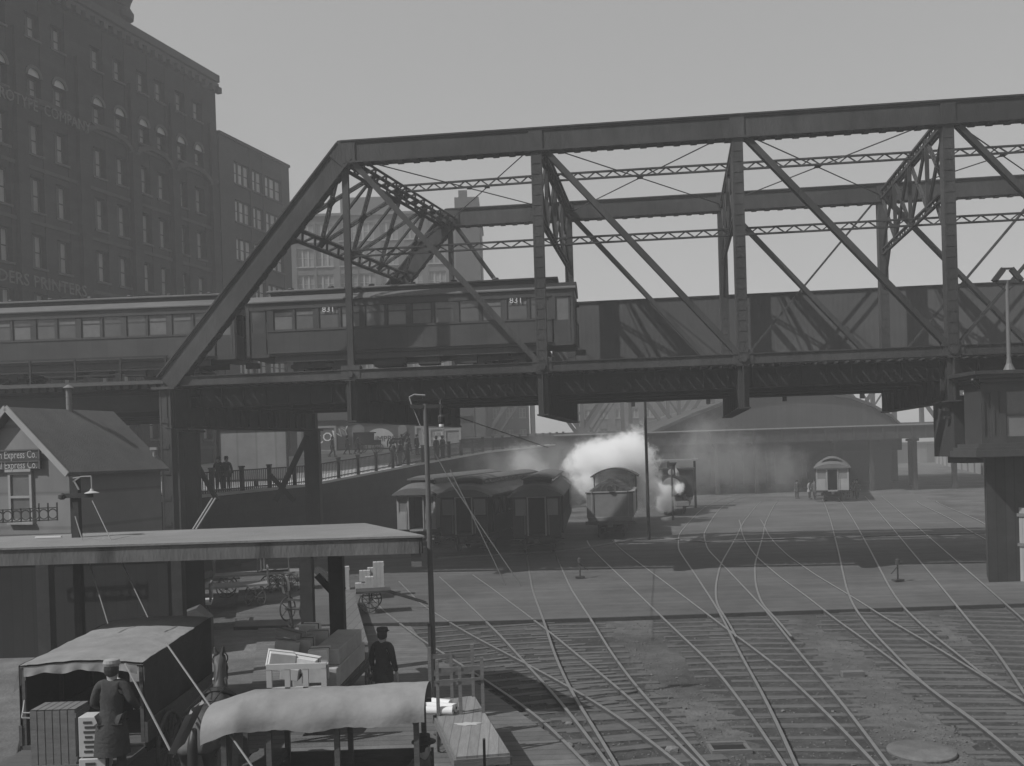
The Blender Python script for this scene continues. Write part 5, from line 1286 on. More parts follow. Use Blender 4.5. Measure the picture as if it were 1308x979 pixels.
# ------------------------------------------------------------------ tarpaulin wagon
Yt = 13.0
ta, tb_ = PY(285, 888, Yt), PY(546, 872, Yt); tw = thing('tarpaulin_wagon', 'wagon with a long bulging pale tarpaulin roof at the bottom centre', 'wagon', ((ta.x+tb_.x)/2, Yt, 0), 0)
LX = (tb_.x-ta.x); zt_ = (ta.z+tb_.z)/2; zbt = PY(420, 927, Yt-.5).z
def tarp(u, v):
    """u along x, v across from the front lower hem over the top to the back"""
    a = PI*(v) ; yy = -math.cos(a)*.62; hh = math.sin(a)**.62
    lump = .008*math.sin(u*23+v*4) + .006*math.sin(u*57)*math.sin(v*9) + .012*math.sin(u*7+1) + .003*math.sin(u*91+v*13)
    x = -LX/2 + LX*u; z = zbt + (zt_ - zbt)*hh + lump*(1-hh)*1.2 + lump*.35 - (.1*(1-u) - .04*u)*.4
    if u < .12: z -= (.12-u)*1.6*(1 - .3*hh); yy *= 1 - (.12-u)*1.5
    return Vector((x - (.35*(.12-u)*4 if u < .12 else 0), yy*(1+.06*math.sin(u*17)), z))
mb = MB(); mb.grid(tarp, 90, 26); mb.build('tarpaulin', CANVAS, tw, smooth=True)
mb = MB(); mb.grid(lambda u, v: Vector((-LX/2-.35-.25*u+.05*math.sin(v*12), -.5+.9*v, zt_-.18-.5*u-.1*math.sin(v*PI*1.5)*u)), 8, 10); mb.build('loose_flap', CANVAS, tw, smooth=True)
mb = MB()
for x in (-LX/2+.15, -LX/2+.75, LX/2-1.18, LX/2-.12):
    for y in (-.5, .5): mb.beam((x, y, .9), (x, y, zbt+.02), .07, .07, side=(0,1,0))
for k in range(7):
    x = -LX/2+.15+(LX-.3)*k/6; mb.path([Vector((x, -math.cos(PI*j/8)*.5, zbt-.02+(zt_-zbt-.14)*math.sin(PI*j/8)**.8)) for j in range(9)], .018, 5)
for y in (-.5, .5): mb.beam((-LX/2, y, zbt+.04), (LX/2, y, zbt+.04), .04, .05)
mb.build('frame_post', WOOD, tw)
mb = MB(); mb.box(-LX/2, LX/2, -.6, .6, .82, .9); mb.box(-LX/2, LX/2, -.64, -.6, .82, 1.25); mb.box(-LX/2, LX/2, .6, .64, .82, 1.25); mb.box(-LX/2+.3,-LX/2+.75,-.5,.5,1.25,1.35); mb.build('bed', WOOD, tw)
for x, r in ((-LX/2+.55, .45), (LX/2-.6, .6)):
    for y in (-.75, .75): wheel(tw, (x, y, r), r, 12, axis='Y')
# ------------------------------------------------------------------ baggage cart at right of the pole
bc = thing('baggage_cart', 'flat grey baggage cart with stake racks, right of the lamp pole', 'cart', (PY(606, 960, 15).x, 15.0, 0), R(-2))
dz = .85
def L_(x, y, Y): v = PY(x, y, Y); return v.x
rzz = -math.atan2(GZ(583, 967, dz).x - GZ(555, 893, dz).x, 1) 
n0, n1, f1, f0_ = GZ(583, 967, dz), GZ(651, 962, dz), GZ(606, 889, dz), GZ(548, 893, dz)
bc.rotation_euler = (0,0,0); bc.location = (n0.x, n0.y, 0); o_ = Vector(bc.location)
mb = MB(); mb.prism([p - o_ - UP*.05 for p in (n0, n1, f1, f0_)], (0,0,.05)); mb.build('deck', mat('worn_planks', .26, .85, .2, 3, .3, stretch=(8,1,1), lines=(0,.16,.35)), bc)
mb = MB()
for a, b in ((n0, f0_), (n1, f1)): mb.beam(a - o_ - UP*.12, b - o_ - UP*.12, .08, .13)
mb.beam(n0 - o_ - UP*.1, n1 - o_ - UP*.1, .06, .12); mb.build('frame', GREYWOOD, bc)
def rack(f, hgt, label=None):
    a = n0.lerp(f0_, f) - o_; b = n1.lerp(f1, f) - o_; mb = MB()
    for u in (.03, .5, .97): p = a.lerp(b, u); mb.beam(p - UP*.15, p + UP*(hgt + (.05 if u != .5 else -.1)), .06, .05, side=(1,0,0))
    mb.beam(a + UP*(hgt-.14), b + UP*(hgt-.14), .03, .08); 
    if f > .9:
        for z in (.3, .5): mb.beam(a + UP*z, b + UP*z, .025, .12)
    else: mb.beam(a + UP*.62 + Vector((0,-.03,0)), b + UP*.62 + Vector((0,-.03,0)), .025, .05)
    return mb.build('stake_rack', GREYWOOD, bc)
rack(.66, .95); rack(.985, .95)
for f in (.16, .84):
    for s_, (a, b) in ((-1, (n0, f0_)), (1, (n1, f1))):
        c = a.lerp(b, f) - o_; wheel(bc, (c.x + s_*.0 + (.1 if s_ < 0 else -.1), c.y, .36), .36, 10)
mb = MB(); a = n0.lerp(n1, .5) - o_; mb.path([a + Vector((0,0,-.45)), a + Vector((.03,-.35,-.2)), a + Vector((.04,-.5,.4))], .022, 6); mb.build('pull_handle', IRON, bc)
for k, (dx, dy, rr_) in enumerate(((-.02, 0, .09), (.08, -.22, .08), (.02, -.42, .075))):
    c = GZ(562, 898, dz + .1) + Vector((dx, dy, 0)); t = thing('paper_roll', ['white paper roll farthest back on the baggage cart', 'middle white paper roll on the baggage cart', 'nearest white paper roll on the baggage cart'][k], 'paper roll', (c.x, c.y, dz + rr_), R(-28+9*k), 'paper rolls on the baggage cart')
    MB().lathe((-.3, 0, 0), [(rr_*.35,.0),(rr_,0),(rr_,.55),(rr_*.35,.55)], 16, 'X').build('roll', PAPER, t); MB().lathe((-.3,0,0), [(rr_*.3,-.004),(rr_*.3,.556)], 10, 'X').build('core', DARK, t)
c = GZ(598, 925, dz+.003); o = MB().prism([Vector((.22*math.cos(2*PI*k/14)*(1+.3*math.sin(k*2.3)), .09*math.sin(2*PI*k/14)*(1+.3*math.cos(k*3.1)), 0)) for k in range(14)], (0,0,.006)).build('paper_sheet', WHITEWOOD); o.location = c; tag(o, 'crumpled pale paper scrap lying on the bare end of the baggage cart', 'paper')
# ------------------------------------------------------------------ loaded cart with boxes and white frame
fa_, fb_ = PY(347, 846, 18.0), PY(416, 843, 18.0)
lcart = thing('baggage_cart', 'long baggage cart piled with boxes behind the tarpaulin wagon', 'cart', ((fa_.x+fb_.x)/2, 18, 0), R(-3))
cxs = (fb_.x-fa_.x)
MB().box(-cxs/2+.02, cxs/2-.02, .1, 4.6, .7, .8).build('deck', WOOD, lcart)
for x in (-cxs/2, cxs/2):
    for y in (.9, 3.9): wheel(lcart, (x, y, .38), .38, 10)
MB().box(-cxs/2-.02,-cxs/2+.05,.1,4.6,.62,.72).box(cxs/2-.05,cxs/2+.02,.1,4.6,.62,.72).build('frame', IRON, lcart)
t = thing('crate_skeleton', 'white painted open wooden frame standing upright before the pile of boxes', 'frame', ((fa_.x+fb_.x)/2, 17.8, .55)); hf = fa_.z-.55
mb = MB()
for k in range(4): x = -cxs/2 + cxs*k/3; mb.box(x-.05, x+.05, -.03, .03, 0, hf-.06)
for z in (hf-.05, 0): mb.box(-cxs/2-.05, cxs/2+.05, -.035, .035, z-.05, z+.05)
mb.box(-cxs/2-.05, cxs/2+.05, -.03, .03, .55, .63)
mb.build('frame_bars', WHITEWOOD, t)
KR = mat('kraft_box', .75, .85, .15, 3); KR2 = mat('grey_box', .48, .85, .2, 3)
bx = [(356, 833, 18.6, .5, .5, .34, 'tilted pale box at the left front of the pile', KR, .35, 20), (385, 838, 18.7, .6, .45, .3, 'wide pale box in front of the pile, behind the white frame', KR, .3, -4), (371, 852, 18.5, .35, .4, .22, 'small grey box lying low at the front of the pile', KR2, .25, 0),
      (370, 806, 20.2, .55, .4, .1, 'thin flat box on the upper left of the pile', SIDING, .3, -20), (366, 818, 19.9, .5, .4, .18, 'flat box under the thin one at the left of the pile', KR2, .3, 12), (388, 815, 20.2, .4, .5, .45, 'dull cube-like box in the middle of the pile', KR2, 0, 0),
      (406, 806, 20.8, .45, .5, .5, 'upright box at the back right of the pile', KR2, 0, 5), (396, 797, 21.6, .4, .4, .3, 'small box highest at the back of the pile', KR, 0, -8), (408, 828, 19.4, .4, .5, .5, 'tall pale box at the right side of the pile', KR, 0, 3), (403, 850, 18.6, .45, .45, .3, 'low box at the right front of the pile', KR2, 0, 0)]
for x, y, Y, sx, sy, sz_, lab, m_, tilt, rz in bx:
    p = PY(x, y, Y); b_ = thing('box', lab, 'box', (p.x, p.y, max(.81, p.z-sz_)), R(rz), 'boxes piled on the long baggage cart')
    MB().box(-sx/2, sx/2, -sy/2, sy/2, 0, sz_).build('box_body', m_, b_, bevel=.008); MB().box(-sx/2-.004, sx/2+.004, -.03, .03, -.0, sz_+.004).build('strap', DARKLET if sx < .42 else GREYWOOD, b_)
    b_.rotation_euler = (0, tilt*.6, R(rz))
    if p.z - sz_ > .85:
        pass
o = thing('box_stack_base', 'dark stack of trunks under the loose boxes on the long baggage cart', 'trunk stack', (lcart.location.x+.12, 20.6, .8), R(-3))
MB().box(-.45,.48,-1.5,1.2,0,.42).build('trunk', KR2, o, bevel=.02); MB().box(-.1,.46,-1.2,1.0,.423,.75).build('trunk', KR2, o, bevel=.02)
# second cart wheel, dark
t = thing('hand_truck', 'dark two-wheeled hand truck standing on end behind the pile of boxes', 'hand truck', (PY(380, 800, 28.5).x, 28.5, 0), R(-25))
for x in (-.35, .38): wheel(t, (x, 0, .95), .38, 5, name='wheel', m=IRON)
mb = MB(); mb.tube((-.4, 0, .95), (.42, 0, .95), .04, 8); mb.beam((-.25, .1, 0), (-.25, -.05, 1.5), .06, .06); mb.beam((.25, .1, 0), (.25, -.05, 1.5), .06, .06); mb.box(-.3, .3, -.06, .0, .4, .46).box(-.3,.3,-.08,-.02,1.2,1.26); mb.build('frame', DARKWOOD, t)
# low loading dock
d0, d1, d2, d3 = GZ(436, 821, .55), GZ(470, 821, .55), GZ(452, 757, .55), GZ(434, 757, .55)
t = thing('loading_dock', 'long low plank loading dock running away beside the standing workman', 'dock', (d0.x, d0.y, 0)); oo = Vector(t.location)
MB().prism([p - oo - UP*.06 for p in (d0, d1, d2, d3)], (0,0,.06)).build('deck', mat('dock_planks', .17, .9, .2, 2.5, .3, lines=(0,.26,.4)), t)
MB().prism([p - oo - UP*.55 + Vector((0,.03,0)) for p in (d0, d1, d2, d3)], (0,0,.488)).build('skirt', GREYWOOD, t)
# hand cart with white crates
hc_ = GZ(472, 781, .16); t = thing('hand_cart', 'two-wheeled hand cart with iron wheels and a long handle on the paving', 'cart', hc_, R(10))
wheel(t, (-.02, -.35, .36), .36, 8, axis='Y', m=IRON); wheel(t, (.1, .45, .36), .36, 8, axis='Y', m=IRON)
mb = MB(); mb.tube((0,-.35,.36),(.1,.45,.36),.03,8); mb.box(-.45,.75,-.35,.5,.66,.74); mb.beam((.6,-.2,.68),(2.0,-.1,.16),.05,.05); mb.beam((.6,.3,.68),(2.0,.3,.16),.05,.05); mb.tube((2.0,-.15,.16),(2.0,.35,.16),.03,6); mb.beam((0,-.3,.4),(0,-.3,.7),.06,.06); mb.beam((.1,.4,.4),(.1,.4,.7),.06,.06); mb.build('frame', DARKWOOD, t)
for k, (x, y, Y, w_, h, lab) in enumerate(((484, 751, 36.2, .42, 1.05, 'tall white crate on the hand cart'), (472, 752, 35.6, .32, .5, 'white crate with a dark slot on the hand cart, left of the tall one'), (462, 755, 36.4, .5, .36, 'lowest white crate at the left of the hand cart'), (466, 742, 36.5, .42, .4, 'white crate stacked on the lowest one'), (475, 735, 36.8, .35, .3, 'topmost small white crate against the tall one'), (439, 752, 38.5, .5, .95, 'white crate standing alone between the dark canopy posts'))):
    p = PY(x, y, Y); crate(lab, (p.x, p.y, p.z - .0 if k in (3, 4) else p.z-.05), w_, .4, h, WHITEWOOD, 3, True, R(8), group='white crates by the loading dock')
# distant carts seen under the canopy
def flatcart(label, c, L, W_, rz, top=CANOPYTOP, slats=False):
    t = thing('baggage_cart', label, 'cart', c, rz)
    MB().box(-L/2, L/2, -W_/2, W_/2, .82, .9).build('deck', top, t)
    for x in (-L/2+.5, L/2-.5):
        for y in (-W_/2, W_/2): wheel(t, (x, y, .4), .4, 8, axis='Y')
    mb = MB()
    for x in (-L/2+.03, L/2-.03):
        for y in (-W_/2+.05, 0, W_/2-.05): mb.beam((x, y, .9), (x, y, 1.5), .05, .05)
        mb.box(x-.03, x+.03, -W_/2, W_/2, 1.42, 1.5)
    mb.build('stake_rack', GREYWOOD, t); return t
for k, (x, y, Y, L, lab, rz) in enumerate(((232, 752, 31, 1.9, 'flat cart with white ends under the canopy, beside the covered wagon', 14), (283, 745, 35, 3.4, 'long low flat cart in the shade seen under the canopy', 16), (322, 736, 38.5, 3.0, 'farther flat cart behind the long low one, under the canopy', 14), (362, 734, 39, 1.9, 'flat cart with a white wheel, rightmost of the carts seen under the canopy', 0))):
    p = PY(x, y, Y); flatcart(lab, (p.x, p.y, 0), L, 1.1, R(rz), WHITEWOOD if k == 0 else CANOPYTOP)
p = PY(368, 753, 38); t = thing('spare_wheel', 'white rimmed wheel leaning by the rightmost flat cart under the canopy', 'wheel', (p.x, 37.6, 0), 0); MB().ring((0,0,.42), (.8,.5,0), .38, .05, 24, 6).build('rim', WHITEWOOD, t); MB().lathe((0,0,.42), [(.08,-.05),(.08,.05)], 10, 'Y').tube((-.2,.3,.42),(.2,-.3,.42),.02).build('hub', WOOD, t)
p = PY(228, 770, 26); b_ = thing('trunk', 'dark gabled trunk in front of the flat cart with white ends', 'trunk', (p.x, 27, 0), R(10)); MB().prism([(-.55,-.4,0),(.55,-.4,0),(.55,-.4,1.0),(.2,-.4,1.35),(-.55,-.4,1.1)], (0,.8,0)).build('trunk_body', WOOD, b_); MB().box(-.56,.56,-.42,-.402,.5,.56).build('strap', LEATHER, b_)
p = PY(188, 750, 28); b_ = thing('paper_roll', 'white roll sticking out of the dark under the canopy left of the carts', 'paper roll', (p.x, 28, p.z), R(0)); MB().tube((-.2,0,.15),(.1,0,-.1),.07,12).build('roll', PAPER, b_); MB().tube((-.2,0,.15),(-.21,0,.16),.03,8).build('core', DARK, b_)
t = thing('baggage_cart', 'dark cart in the gloom under the canopy, carrying the white roll', 'cart', (p.x+.1, 28.1, 0), R(5)); MB().box(-.9,.9,-.5,.5,.8,p.z-.25).build('load', CLOTH, t)
for x in (-.6, .6): wheel(t, (x, -.5, .4), .4, 8, axis='Y')
# ------------------------------------------------------------------ canopy in the foreground
cnear0, cnear1 = PY(-80, 702, 20.4), PY(542, 683.5, 20.2)
zc_ = 3.95
def atz(x, y): return GZ(x, y, zc_)
pl = [atz(-90, 703), atz(542, 684), atz(466, 668.3), atz(-90, 689)]
can = thing('platform_canopy', 'flat pale roofed platform canopy with deep timber fascia across the lower left', 'canopy', (pl[1].x, pl[1].y, 0)); oc = Vector(can.location)
MB().prism([p - oc - UP*.04 for p in pl], (0,0,.04)).build('roof', CANOPYTOP, can)
ins = [p.copy() for p in pl]; 
mb = MB()
mb.beam(pl[0] - oc + Vector((0,.08,-.2)), pl[1] - oc + Vector((-.06,.08,-.2)), .09, .31)
mb.beam(pl[1] - oc + Vector((-.08,.04,-.2)), pl[2] - oc + Vector((-.05,0,-.2)), .09, .31)
mb.build('fascia', FASCIA, can)
mb = MB(); mb.prism([p - oc + Vector((-.15 if i in (1,2) else 0, .25 if i < 2 else 0, -.3)) for i, p in enumerate(pl)], (0,0,.06)); mb.build('soffit', DARKWOOD, can)
mb = MB(); mb.box(-.28, -.08, .1, .3, -.62+zc_-0, zc_-.36) ; mb.build('hanger_block', GREYWOOD, can)
for x, y, Y, w_ in ((394, 800, 23.2, .3), (432, 800, 22.2, .34), (60, 800, 22.5, .3), (230, 800, 23.6, .26)):
    p = PY(x, y, Y); MB().box(p.x-oc.x-w_/2, p.x-oc.x+w_/2, Y-oc.y-.15, Y-oc.y+.15, 0, zc_-.3).build('post', DARKWOOD, can)
p = PY(432, 760, 22.2) - oc; 
mb = MB(); mb.beam(PY(438, 755, 22.2) - oc, PY(405, 728, 22.8) - oc, .14, .16); mb.beam(PY(428, 760, 22.2) - oc, PY(405, 735, 22.2) - oc, .12, .14); mb.build('knee_brace', DARKWOOD, can)
# ------------------------------------------------------------------ express shed
th = R(70); u_ = Vector((math.cos(th), math.sin(th), 0)); v_ = Vector((-math.sin(th), math.cos(th), 0))
A_ = Vector((PY(88, 601, 31).x, 31, 0)); ze_ = 5.42; zr_ = 7.45; hwid = 2.3; Ls = 4.35
ex_ = thing('express_shed', 'small gabled express company shed with a stovepipe, left of the sunlit column', 'shed', A_); 
def S_(a, b, z): return v_*a + u_*b + UP*z
mb = MB()
mb.prism([S_(0,0,0), S_(2*hwid,0,0), S_(2*hwid,0,ze_-.1), S_(hwid,0,zr_-.12), S_(0,0,ze_-.1)], u_*Ls); mb.build('wall', mat('shed_wall', .2, .85, .12, 1.2, lines=(2, 1.15, .25), patch=.1), ex_)
mb = MB(); k_ = (zr_-ze_)/hwid
for s_ in (0, 1):
    a = S_(hwid, -.3, zr_); e = S_(-.25 if s_ == 0 else 2*hwid+.25, -.3, ze_-.25*k_)
    mb.prism([a, e, e + UP*.09, a + UP*.09], u_*(Ls+.5))
mb.build('roof', ROOFING, ex_)
mb = MB()
for e0 in (-.34,):
    a = S_(hwid, e0, zr_+.06)
    for s_ in (0, 1): mb.beam(a, S_(-.27 if s_ == 0 else 2*hwid+.27, e0, ze_-.25*k_+.02), .05, .2, side=u_)
mb.build('bargeboard', SIDING, ex_)
c_ = S_(hwid, Ls*.55, zr_); MB().tube(c_ - UP*.1, c_ + UP*.85, .1, 12).ring(c_ + UP*.3, UP, .1, .015).ring(c_ + UP*.55, UP, .1, .015).lathe(c_ + UP*.85, [(.1,0),(.2,.02),(.03,.14)], 12).build('stovepipe', STONE, ex_)
t = thing('shade_block', 'added near-black block filling the shaded space below the express shed, under the canopy', 'dock', (-16, 27, 0))  # near-black block added to fill the area that lies in shadow
MB().box(-12, 6.0, 0, 3.2, 0, 3.2).build('block_front', mat('shade_boards', .02, .9, .2, 2, lines=(0,.3,.3)), t); MB().box(-12.1, 6.1, -.25, 3.3, 3.2, 3.34).build('deck', DARKWOOD, t)
# gable window
wz0, wz1 = PY(30, 668, 31.3).z, PY(30, 602, 31.3).z
def ga(x, y): # point on the gable plane from the photograph
    r_ = ray(x, y); n_ = u_; k = (A_ - u_*0 - EYE).dot(n_) / r_.dot(n_); return EYE + r_*k - A_
wl, wr = ga(15, 640).dot(v_), ga(42, 640).dot(v_)
a0_, a1_ = min(wl, wr), max(wl, wr); zt1 = ga(28, 603).z; zb1 = ga(28, 667).z
def gb(mb, a, b, z0, z1, o0, o1): return mb.prism([S_(a,-o0,z0), S_(b,-o0,z0), S_(b,-o0,z1), S_(a,-o0,z1)], u_*(-(o1-o0)))
mb = MB()
for (a, b, z0, z1) in ((a0_-.05, a0_+.05, zb1, zt1), (a1_-.05, a1_+.05, zb1, zt1), (a0_+.05, a1_-.05, zt1-.1, zt1), (a0_+.05, a1_-.05, zb1, zb1+.1), (a0_+.05, a1_-.05, (zb1+zt1)/2-.04, (zb1+zt1)/2+.04)): gb(mb, a, b, z0, z1, .003, .09)
wn = mb.build('window', SASH, ex_); mb = MB(); gb(mb, a0_+.05, a1_-.05, zb1+.1, zt1-.1, .005, .03); mb.build('pane', mat('shed_glass', .12, .2, .2, 1.5, spec=.6), wn)
mb = MB(); gb(mb, a0_-.1, a1_+.1, zt1, zt1+.1, .003, .16); gb(mb, a0_-.1, a1_+.1, zb1-.08, zb1, .003, .14); mb.build('window_trim', SASH, wn)
# signs: two boards
g0, g1, g2, g3 = ga(56, 574), ga(56, 587), ga(56, 588.5), ga(56, 599)
def sign(zA, zB, s_, lab):
    mb = MB(); gb(mb, g0.dot(v_), g0.dot(v_)+3.3, zB, zA, .1, .16); sb = mb.build('sign_board', mat('sign_ground', .05, .7, .2, 3), ex_)
    fr = MB(); gb(fr, g0.dot(v_), g0.dot(v_)+3.3, zA-.03, zA+.02, .161, .19); gb(fr, g0.dot(v_), g0.dot(v_)+.05, zB, zA-.03, .161, .19); fr.build('sign_frame', CLOTH2, sb)
    c = S_(g0.dot(v_)+.14, -.165, (zA+zB)/2)
    text('lettering', s_, .36, mat('pale_lettering_dull', .4, .7, .05, 3), sb, c, (R(90), 0, th-R(90)+R(0)), .006, 'RIGHT', .82)
sign(g0.z, g1.z, 'American Express Co.', 0); sign(g2.z, g3.z, 'National Express Co.', 1)
# downpipe & ladder bars
t = thing('drain_pipe', 'thin pale downpipe beside the sunlit slender column', 'pipe', PY(200, 680, 35.2)); t.location.z = 0
MB().tube((0,0,0),(0,0,6.0),.05,8).cbox((0,0,6.05),.25,.15,.1).build('pipe', SIDING, t); MB().cbox((-.12,-.08,3.55),.12,.1,.2).cbox((-.1,-.08,3.2),.1,.1,.16).build('bracket', PAPER, t)
# scrollwork railing before the shed
t = thing('scroll_railing', 'low ornamental iron railing with ring motifs before the express shed window', 'railing', PY(0, 686, 26)); 
ra, rb_ = PY(-30, 688, 26), PY(74, 683, 26); t.location = ra; dd = rb_ - ra; mb = MB(); mb.beam((0,0,.02), dd + UP*.02, .03, .03); mb.beam((0,0,.36), dd + UP*.36, .03, .03)
for k in range(9): c = dd*((k+.5)/9) + UP*.19; mb.ring(c, (0,1,0), .13, .018, 16, 5)
for k in range(10): mb.beam(dd*(k/9), dd*(k/9) + UP*(.5 if k > 6 else .38), .03, .03)
mb.build('ironwork', IRON, t)
pb2 = rb_; t.location.z = 3.96
o = MB().box(-.28,.28,-.03,.03,0,.03).build('white_board', PAPER); o.location = GZ(62, 687, 3.965); tag(o, 'thin white board lying on the canopy roof before the shed', 'board')
MB()
# lamp bracket post on the canopy
lp = thing('bracket_post', 'stout dark post with insulators and a small shaded lamp rising over the canopy at left', 'lamp post', (PY(99, 700, 20.3).x, 20.3, 0))
zt2 = PY(99, 608, 20.3).z; MB().box(-.08,.08,-.08,.08,0,zt2).build('post', DARKWOOD, lp)
za_ = PY(99, 633, 20.3).z; MB().box(-.24,.42,-.12,-.085,za_-.05,za_+.05).build('crossarm', DARKWOOD, lp); MB().lathe((-.25,-.1,za_-.08), [(.03,0),(.08,.03),(.08,.1),(.03,.14)], 10).build('insulator', IRON, lp)
sh_ = PY(120, 629, 20.3) - Vector(lp.location); mb = MB(); mb.path([Vector((0,-.1,zt2-.05)), Vector((.2,-.1,zt2-.02)), Vector((sh_.x,-.1,zt2-.02)), Vector((sh_.x,-.1,sh_.z+.06))], .015, 6); mb.build('lamp_arm', SIDING, lp)
MB().lathe((sh_.x,-.1,sh_.z-.02), [(.15,0),(.15,.012),(.05,.05),(.025,.1)], 16).build('lamp_shade', WHITEWOOD, lp)
MB().beam((0,-.1,zt2-.12),(.16,-.1,zt2-.02),.03,.03).beam((.12,-.1,zt2-.3),(.02,-.1,zt2-.1),.03,.03).build('bracket', SIDING, lp)
# tall lamp pole
Yp = 19.0; pt = PY(544, 516, Yp); lpole = thing('lamp_pole', 'tall slim metal lamp pole right of the canopy end with a crossarm and arc lamp', 'lamp post', (pt.x-.01, Yp, 0))
MB().tube((0,0,0),(0,0,4.2),.062,12,.055).tube((0,0,4.2),(0,0,pt.z),.055,12,.045).build('pole', mat('grey_pole', .11, .6, .15, 4, spec=.4), lpole, smooth=False)
za2 = PY(544, 516, Yp).z; MB().box(-.3, .36, -.04, .04, za2-.1, za2-.02).build('crossarm', DARKWOOD, lpole)
mb = MB(); hx_ = PY(563, 514, Yp).x - lpole.location.x; mb.lathe((hx_, 0, za2-.42), [(.02,0),(.07,.03),(.075,.15),(.04,.19),(.045,.36),(.02,.5)], 12); mb.build('arc_lamp', IRON, lpole); MB().lathe((hx_,0,za2-.5),[(.01,0),(.05,.03),(.05,.08)],12).build('globe', PAPER, lpole)
mb = MB(); mb.path([Vector((-.28,0,za2)), Vector((-.32,0,za2+.14)), Vector((-.22,0,za2+.19)), Vector((0,0,za2+.17))], .018, 6); mb.build('hook', SIDING, lpole); MB().path([Vector((-.3,0,za2+.05)), Vector((0,-.02,za2-.75))], .01, 5).build('brace_rod', SIDING, lpole)
MB().box(-.1,.02,-.14,-.06,.3,1.5).box(-.08,-.02,-.13,-.07,1.5,2.1).build('control_box', DARKWOOD, lpole)
# ------------------------------------------------------------------ guy wires
def wire(label, a, b, r=.012, m=None): 
    t = thing('guy_wire', label, 'wire', a); MB().tube((0,0,0), Vector(b)-Vector(a), r, 6).build('wire', m or SIDING, t); return t
WM = mat('pale_wire', .22, .7, .1, 3)
wire('left strand of the pair of wires slanting down before the dark coaches', PY(575, 600, 22), PY(646, 748, 22), .013, WM)
wire('right strand of the pair of wires slanting down before the dark coaches', PY(577, 618, 22), PY(666, 749, 22), .014, WM)
wire('short upper wire dropping toward the roof of the pale ended coach', PY(556, 580, 22), PY(577, 618, 22), .012, WM)
wire('wire slanting from the canopy edge down to the covered wagon roof, left one', PY(96, 660, 20), PY(138, 797, 18), .012, WM)
wire('wire slanting from the canopy edge down to the covered wagon roof, right one', PY(118, 640, 20), PY(189, 789, 18), .012, WM)
wire('taut rope from the wagon roof corner down past the workman in the long coat', PY(160, 848, 14.3), PY(219, 962, 13.2), .018, WM)
wire('taut rope crossing from the dark wagon side down past the tarpaulin flap', PY(213, 823, 14.0), PY(326, 985, 12.0), .015, WM)
t = thing('prop_poles', 'pair of pale thin props leaning over the canopy right of the sunlit column', 'pole', GZ(246, 677, 4.0))
for dx in (0, 4): MB().tube(PY(246+dx, 677, 24.5) - Vector(t.location), PY(271+dx, 637, 26.5) - Vector(t.location), .025, 6).build('prop', SIDING, t)
o_w = thing('guy_wire', 'slack dark wire sloping from the lamp pole under the truss', 'wire', PY(565, 526, 24)); MB().tube((0,0,0), PY(700, 572, 40) - PY(565, 526, 24), .014, 5).build('wire', IRON, o_w)
# ------------------------------------------------------------------ signal cabin at right
Yc = 35.0
def cw_(x, y, Y=Yc): return PY(x, y, Y)
c0 = cw_(1240, 600); cab = thing('signal_cabin', 'raised wooden signal cabin on a dark pier at the right edge', 'signal cabin', (cw_(1262, 600).x, Yc, 0)); oc2 = Vector(cab.location)
xl = cw_(1252, 540).x - oc2.x; zf = cw_(1280, 583).z; zw0 = cw_(1280, 563).z; zw1 = cw_(1280, 492).z; zk = cw_(1280, 478).z
XR = 6.0
MB().prism([(.0,.15,0),(XR,.15,0),(XR,2.2,0),(.95,2.2,0)], (0,0,zf)).build('pier', mat('pier_boards', .045, .9, .3, 1.5, lines=(0,.35,.4), patch=.2), cab)
MB().box(xl-.55, XR+.2, -.75, 1.3, zf, zf+.24).box(xl-.45, XR+.1, -.6, 1.25, zf+.24, zf+.36).box(xl-.3, XR+.05, -.45, 1.2, zf+.36, zw0-.1).build('ledge', CARTRIM, cab)
mb = MB(); mb.box(xl, XR, -.1, 1.2, zw0-.1, zw0+.15); mb.box(xl, XR, -.1, 1.2, zw1-.25, zw1+.1)
wx0 = cw_(1285, 530, Yc-.1).x - oc2.x
for a, b in ((xl, xl+.12), (xl+.35, xl+.5), (wx0-.22, wx0), (wx0+1.9, wx0+2.1), (wx0+4, XR)): mb.box(a, b, -.1, .05, zw0+.15, zw1-.25)
mb.box(xl+.12, xl+.35, -.04, .05, zw0+.15, zw1-.25); mb.box(xl+.5, wx0-.22, -.06, .05, zw0+.15, zw1-.25); mb.box(xl, xl+.15, .05, 1.2, zw0+.15, zw1-.25)
mb.build('wall', CARPAINT, cab)
for k in range(2):
    a = wx0 + 2.1*k; mb = MB(); zm = (zw0+zw1)/2-.1
    mb.box(a, a+1.9, -.06, -.01, zm-.04, zm+.04).box(a, a+.06, -.06, -.01, zw0+.15, zw1-.25).box(a+1.84, a+1.9, -.06, -.01, zw0+.15, zw1-.25); wn = mb.build('window', CARPAINT, cab)
    MB().box(a+.06, a+1.84, -.03, -.015, zm+.04, zw1-.25).build('pane', CARGLASS, wn); MB().box(a+.06, a+1.84, -.03, -.015, zw0+.15, zm-.04).build('pane', GLASS, wn)
MB().box(xl-.5, XR+.3, -.7, 1.5, zk-.03, zk+.1).box(xl-.35, XR+.2, -.5, 1.4, zk-.16, zk-.031).box(xl-.15, XR+.1, -.3, 1.3, zw1+.1, zk-.162).build('cornice', CARPAINT, cab)
MB().beam((xl-.5,-.5,zk-.2),(xl-.1,-.2,zk-.5),.08,.08).build('bracket', CARPAINT, cab)
cyl = thing('lattice_bracket', 'dark boxy steel bracket hanging below the truss beside the signal cabin', 'bracket', cw_(1240, 560, 37.0)); o3 = Vector(cyl.location)
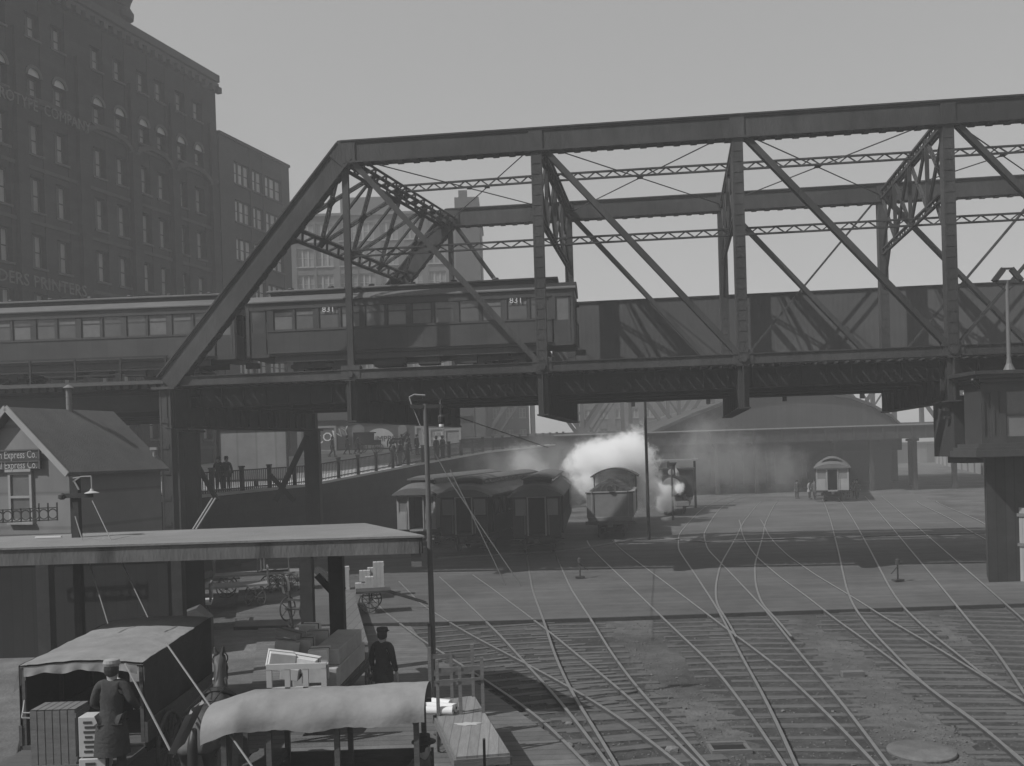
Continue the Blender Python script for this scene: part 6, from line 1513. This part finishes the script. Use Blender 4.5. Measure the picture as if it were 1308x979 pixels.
mb = MB(); a, b = cw_(1218, 512, 37), cw_(1262, 585, 37); mb.box(a.x-o3.x, b.x-o3.x, 0, 1.8, cw_(1240, 583, 37).z-o3.z, cw_(1240, 505, 37).z-o3.z); mb.box(a.x-o3.x+.5, b.x-o3.x, .1, 1.7, cw_(1240, 592, 37).z-o3.z, cw_(1240, 583, 37).z-o3.z-.003); mb.build('box', STEEL2, cyl)
mb = MB()
for y in (523, 533): p = cw_(1210, y, 37) - o3; mb.box(p.x, a.x-o3.x, .2, .4, p.z-.06, p.z+.06)
mb.build('stub', STEEL2, cyl)
# lamp post on the cabin roof
pz = zk+.1; px_ = cw_(1289, 470, Yc+.2); ro_ = thing('roof_lamp_post', 'pale post with an inverted V bracket on top of the signal cabin', 'lamp post', (px_.x, Yc+.2, pz))
zt3 = cw_(1289, 358, Yc+.2).z - pz
MB().lathe((0,0,0), [(.24,0),(.2,.08),(.1,.3),(.075,.5),(.06,zt3)], 12).build('post', mat('pole_paint', .16, .6, .15, 4), ro_)
mb = MB(); mb.box(-.5, .55, -.05, .05, zt3-.12, zt3); mb.beam((-.5,0,zt3-.05),(-.12,0,zt3+.42),.1,.2); mb.beam((.55,0,zt3-.05),(.17,0,zt3+.42),.1,.2); mb.box(-.2,.25,-.06,.06,zt3+.4,zt3+.46); mb.beam((-.4,0,zt3-.1),(-.02,0,zt3-.4),.04,.05); mb.beam((.4,0,zt3-.1),(.02,0,zt3-.4),.04,.05); mb.build('bracket', STEEL, ro_)
# pale gate and fence below the cabin
t = thing('board_gate', 'pale weathered board gate at the right edge below the signal cabin', 'gate', GZ(1286, 742, .1)); o4 = Vector(t.location)
a, b = PY(1286, 700, t.location.y), PY(1350, 700, t.location.y-1.2); a.z = b.z = 0; zg = PY(1290, 648, t.location.y).z; zg2 = PY(1310, 650, t.location.y).z
mb = MB()
d_ = (b-a); n = 12
for k in range(n): p = a + d_*(k/n); q = a + d_*((k+.93)/n); mb.beam(Vector((p.x,p.y,.75)), Vector((q.x,q.y,.75)), .04, 0.01) if False else mb.prism([Vector((p.x,p.y,.1)), Vector((q.x,q.y,.1)), Vector((q.x,q.y,zg-.05*(k%3)*.3)), Vector((p.x,p.y,zg-.05*(k%3)*.3))], (0,.04,0))
mb.build('boards', SIDING, t, world=True)
mb = MB(); mb.beam(a + UP*1.5 + Vector((0,-.05,0)), b + UP*1.45 + Vector((0,-.05,0)), .04, .12); mb.beam(a + UP*2.6 + Vector((0,-.05,0)), b + UP*2.6 + Vector((0,-.05,0)), .04, .12); mb.build('rail', GREYWOOD, t, world=True)
mb = MB()
for x in (1277, 1282): p = GZ(x, 740, .1); mb.tube((p.x, p.y, 0), (p.x, p.y, zg+.2), .045, 8)
mb.build('gate_post', GREYWOOD, t, world=True)
# finish
for o in list(col.objects):
    if o.type == 'MESH' and o.get('category') is None and o.parent is None and o.get('kind') is None: print('UNTAGGED', o.name)
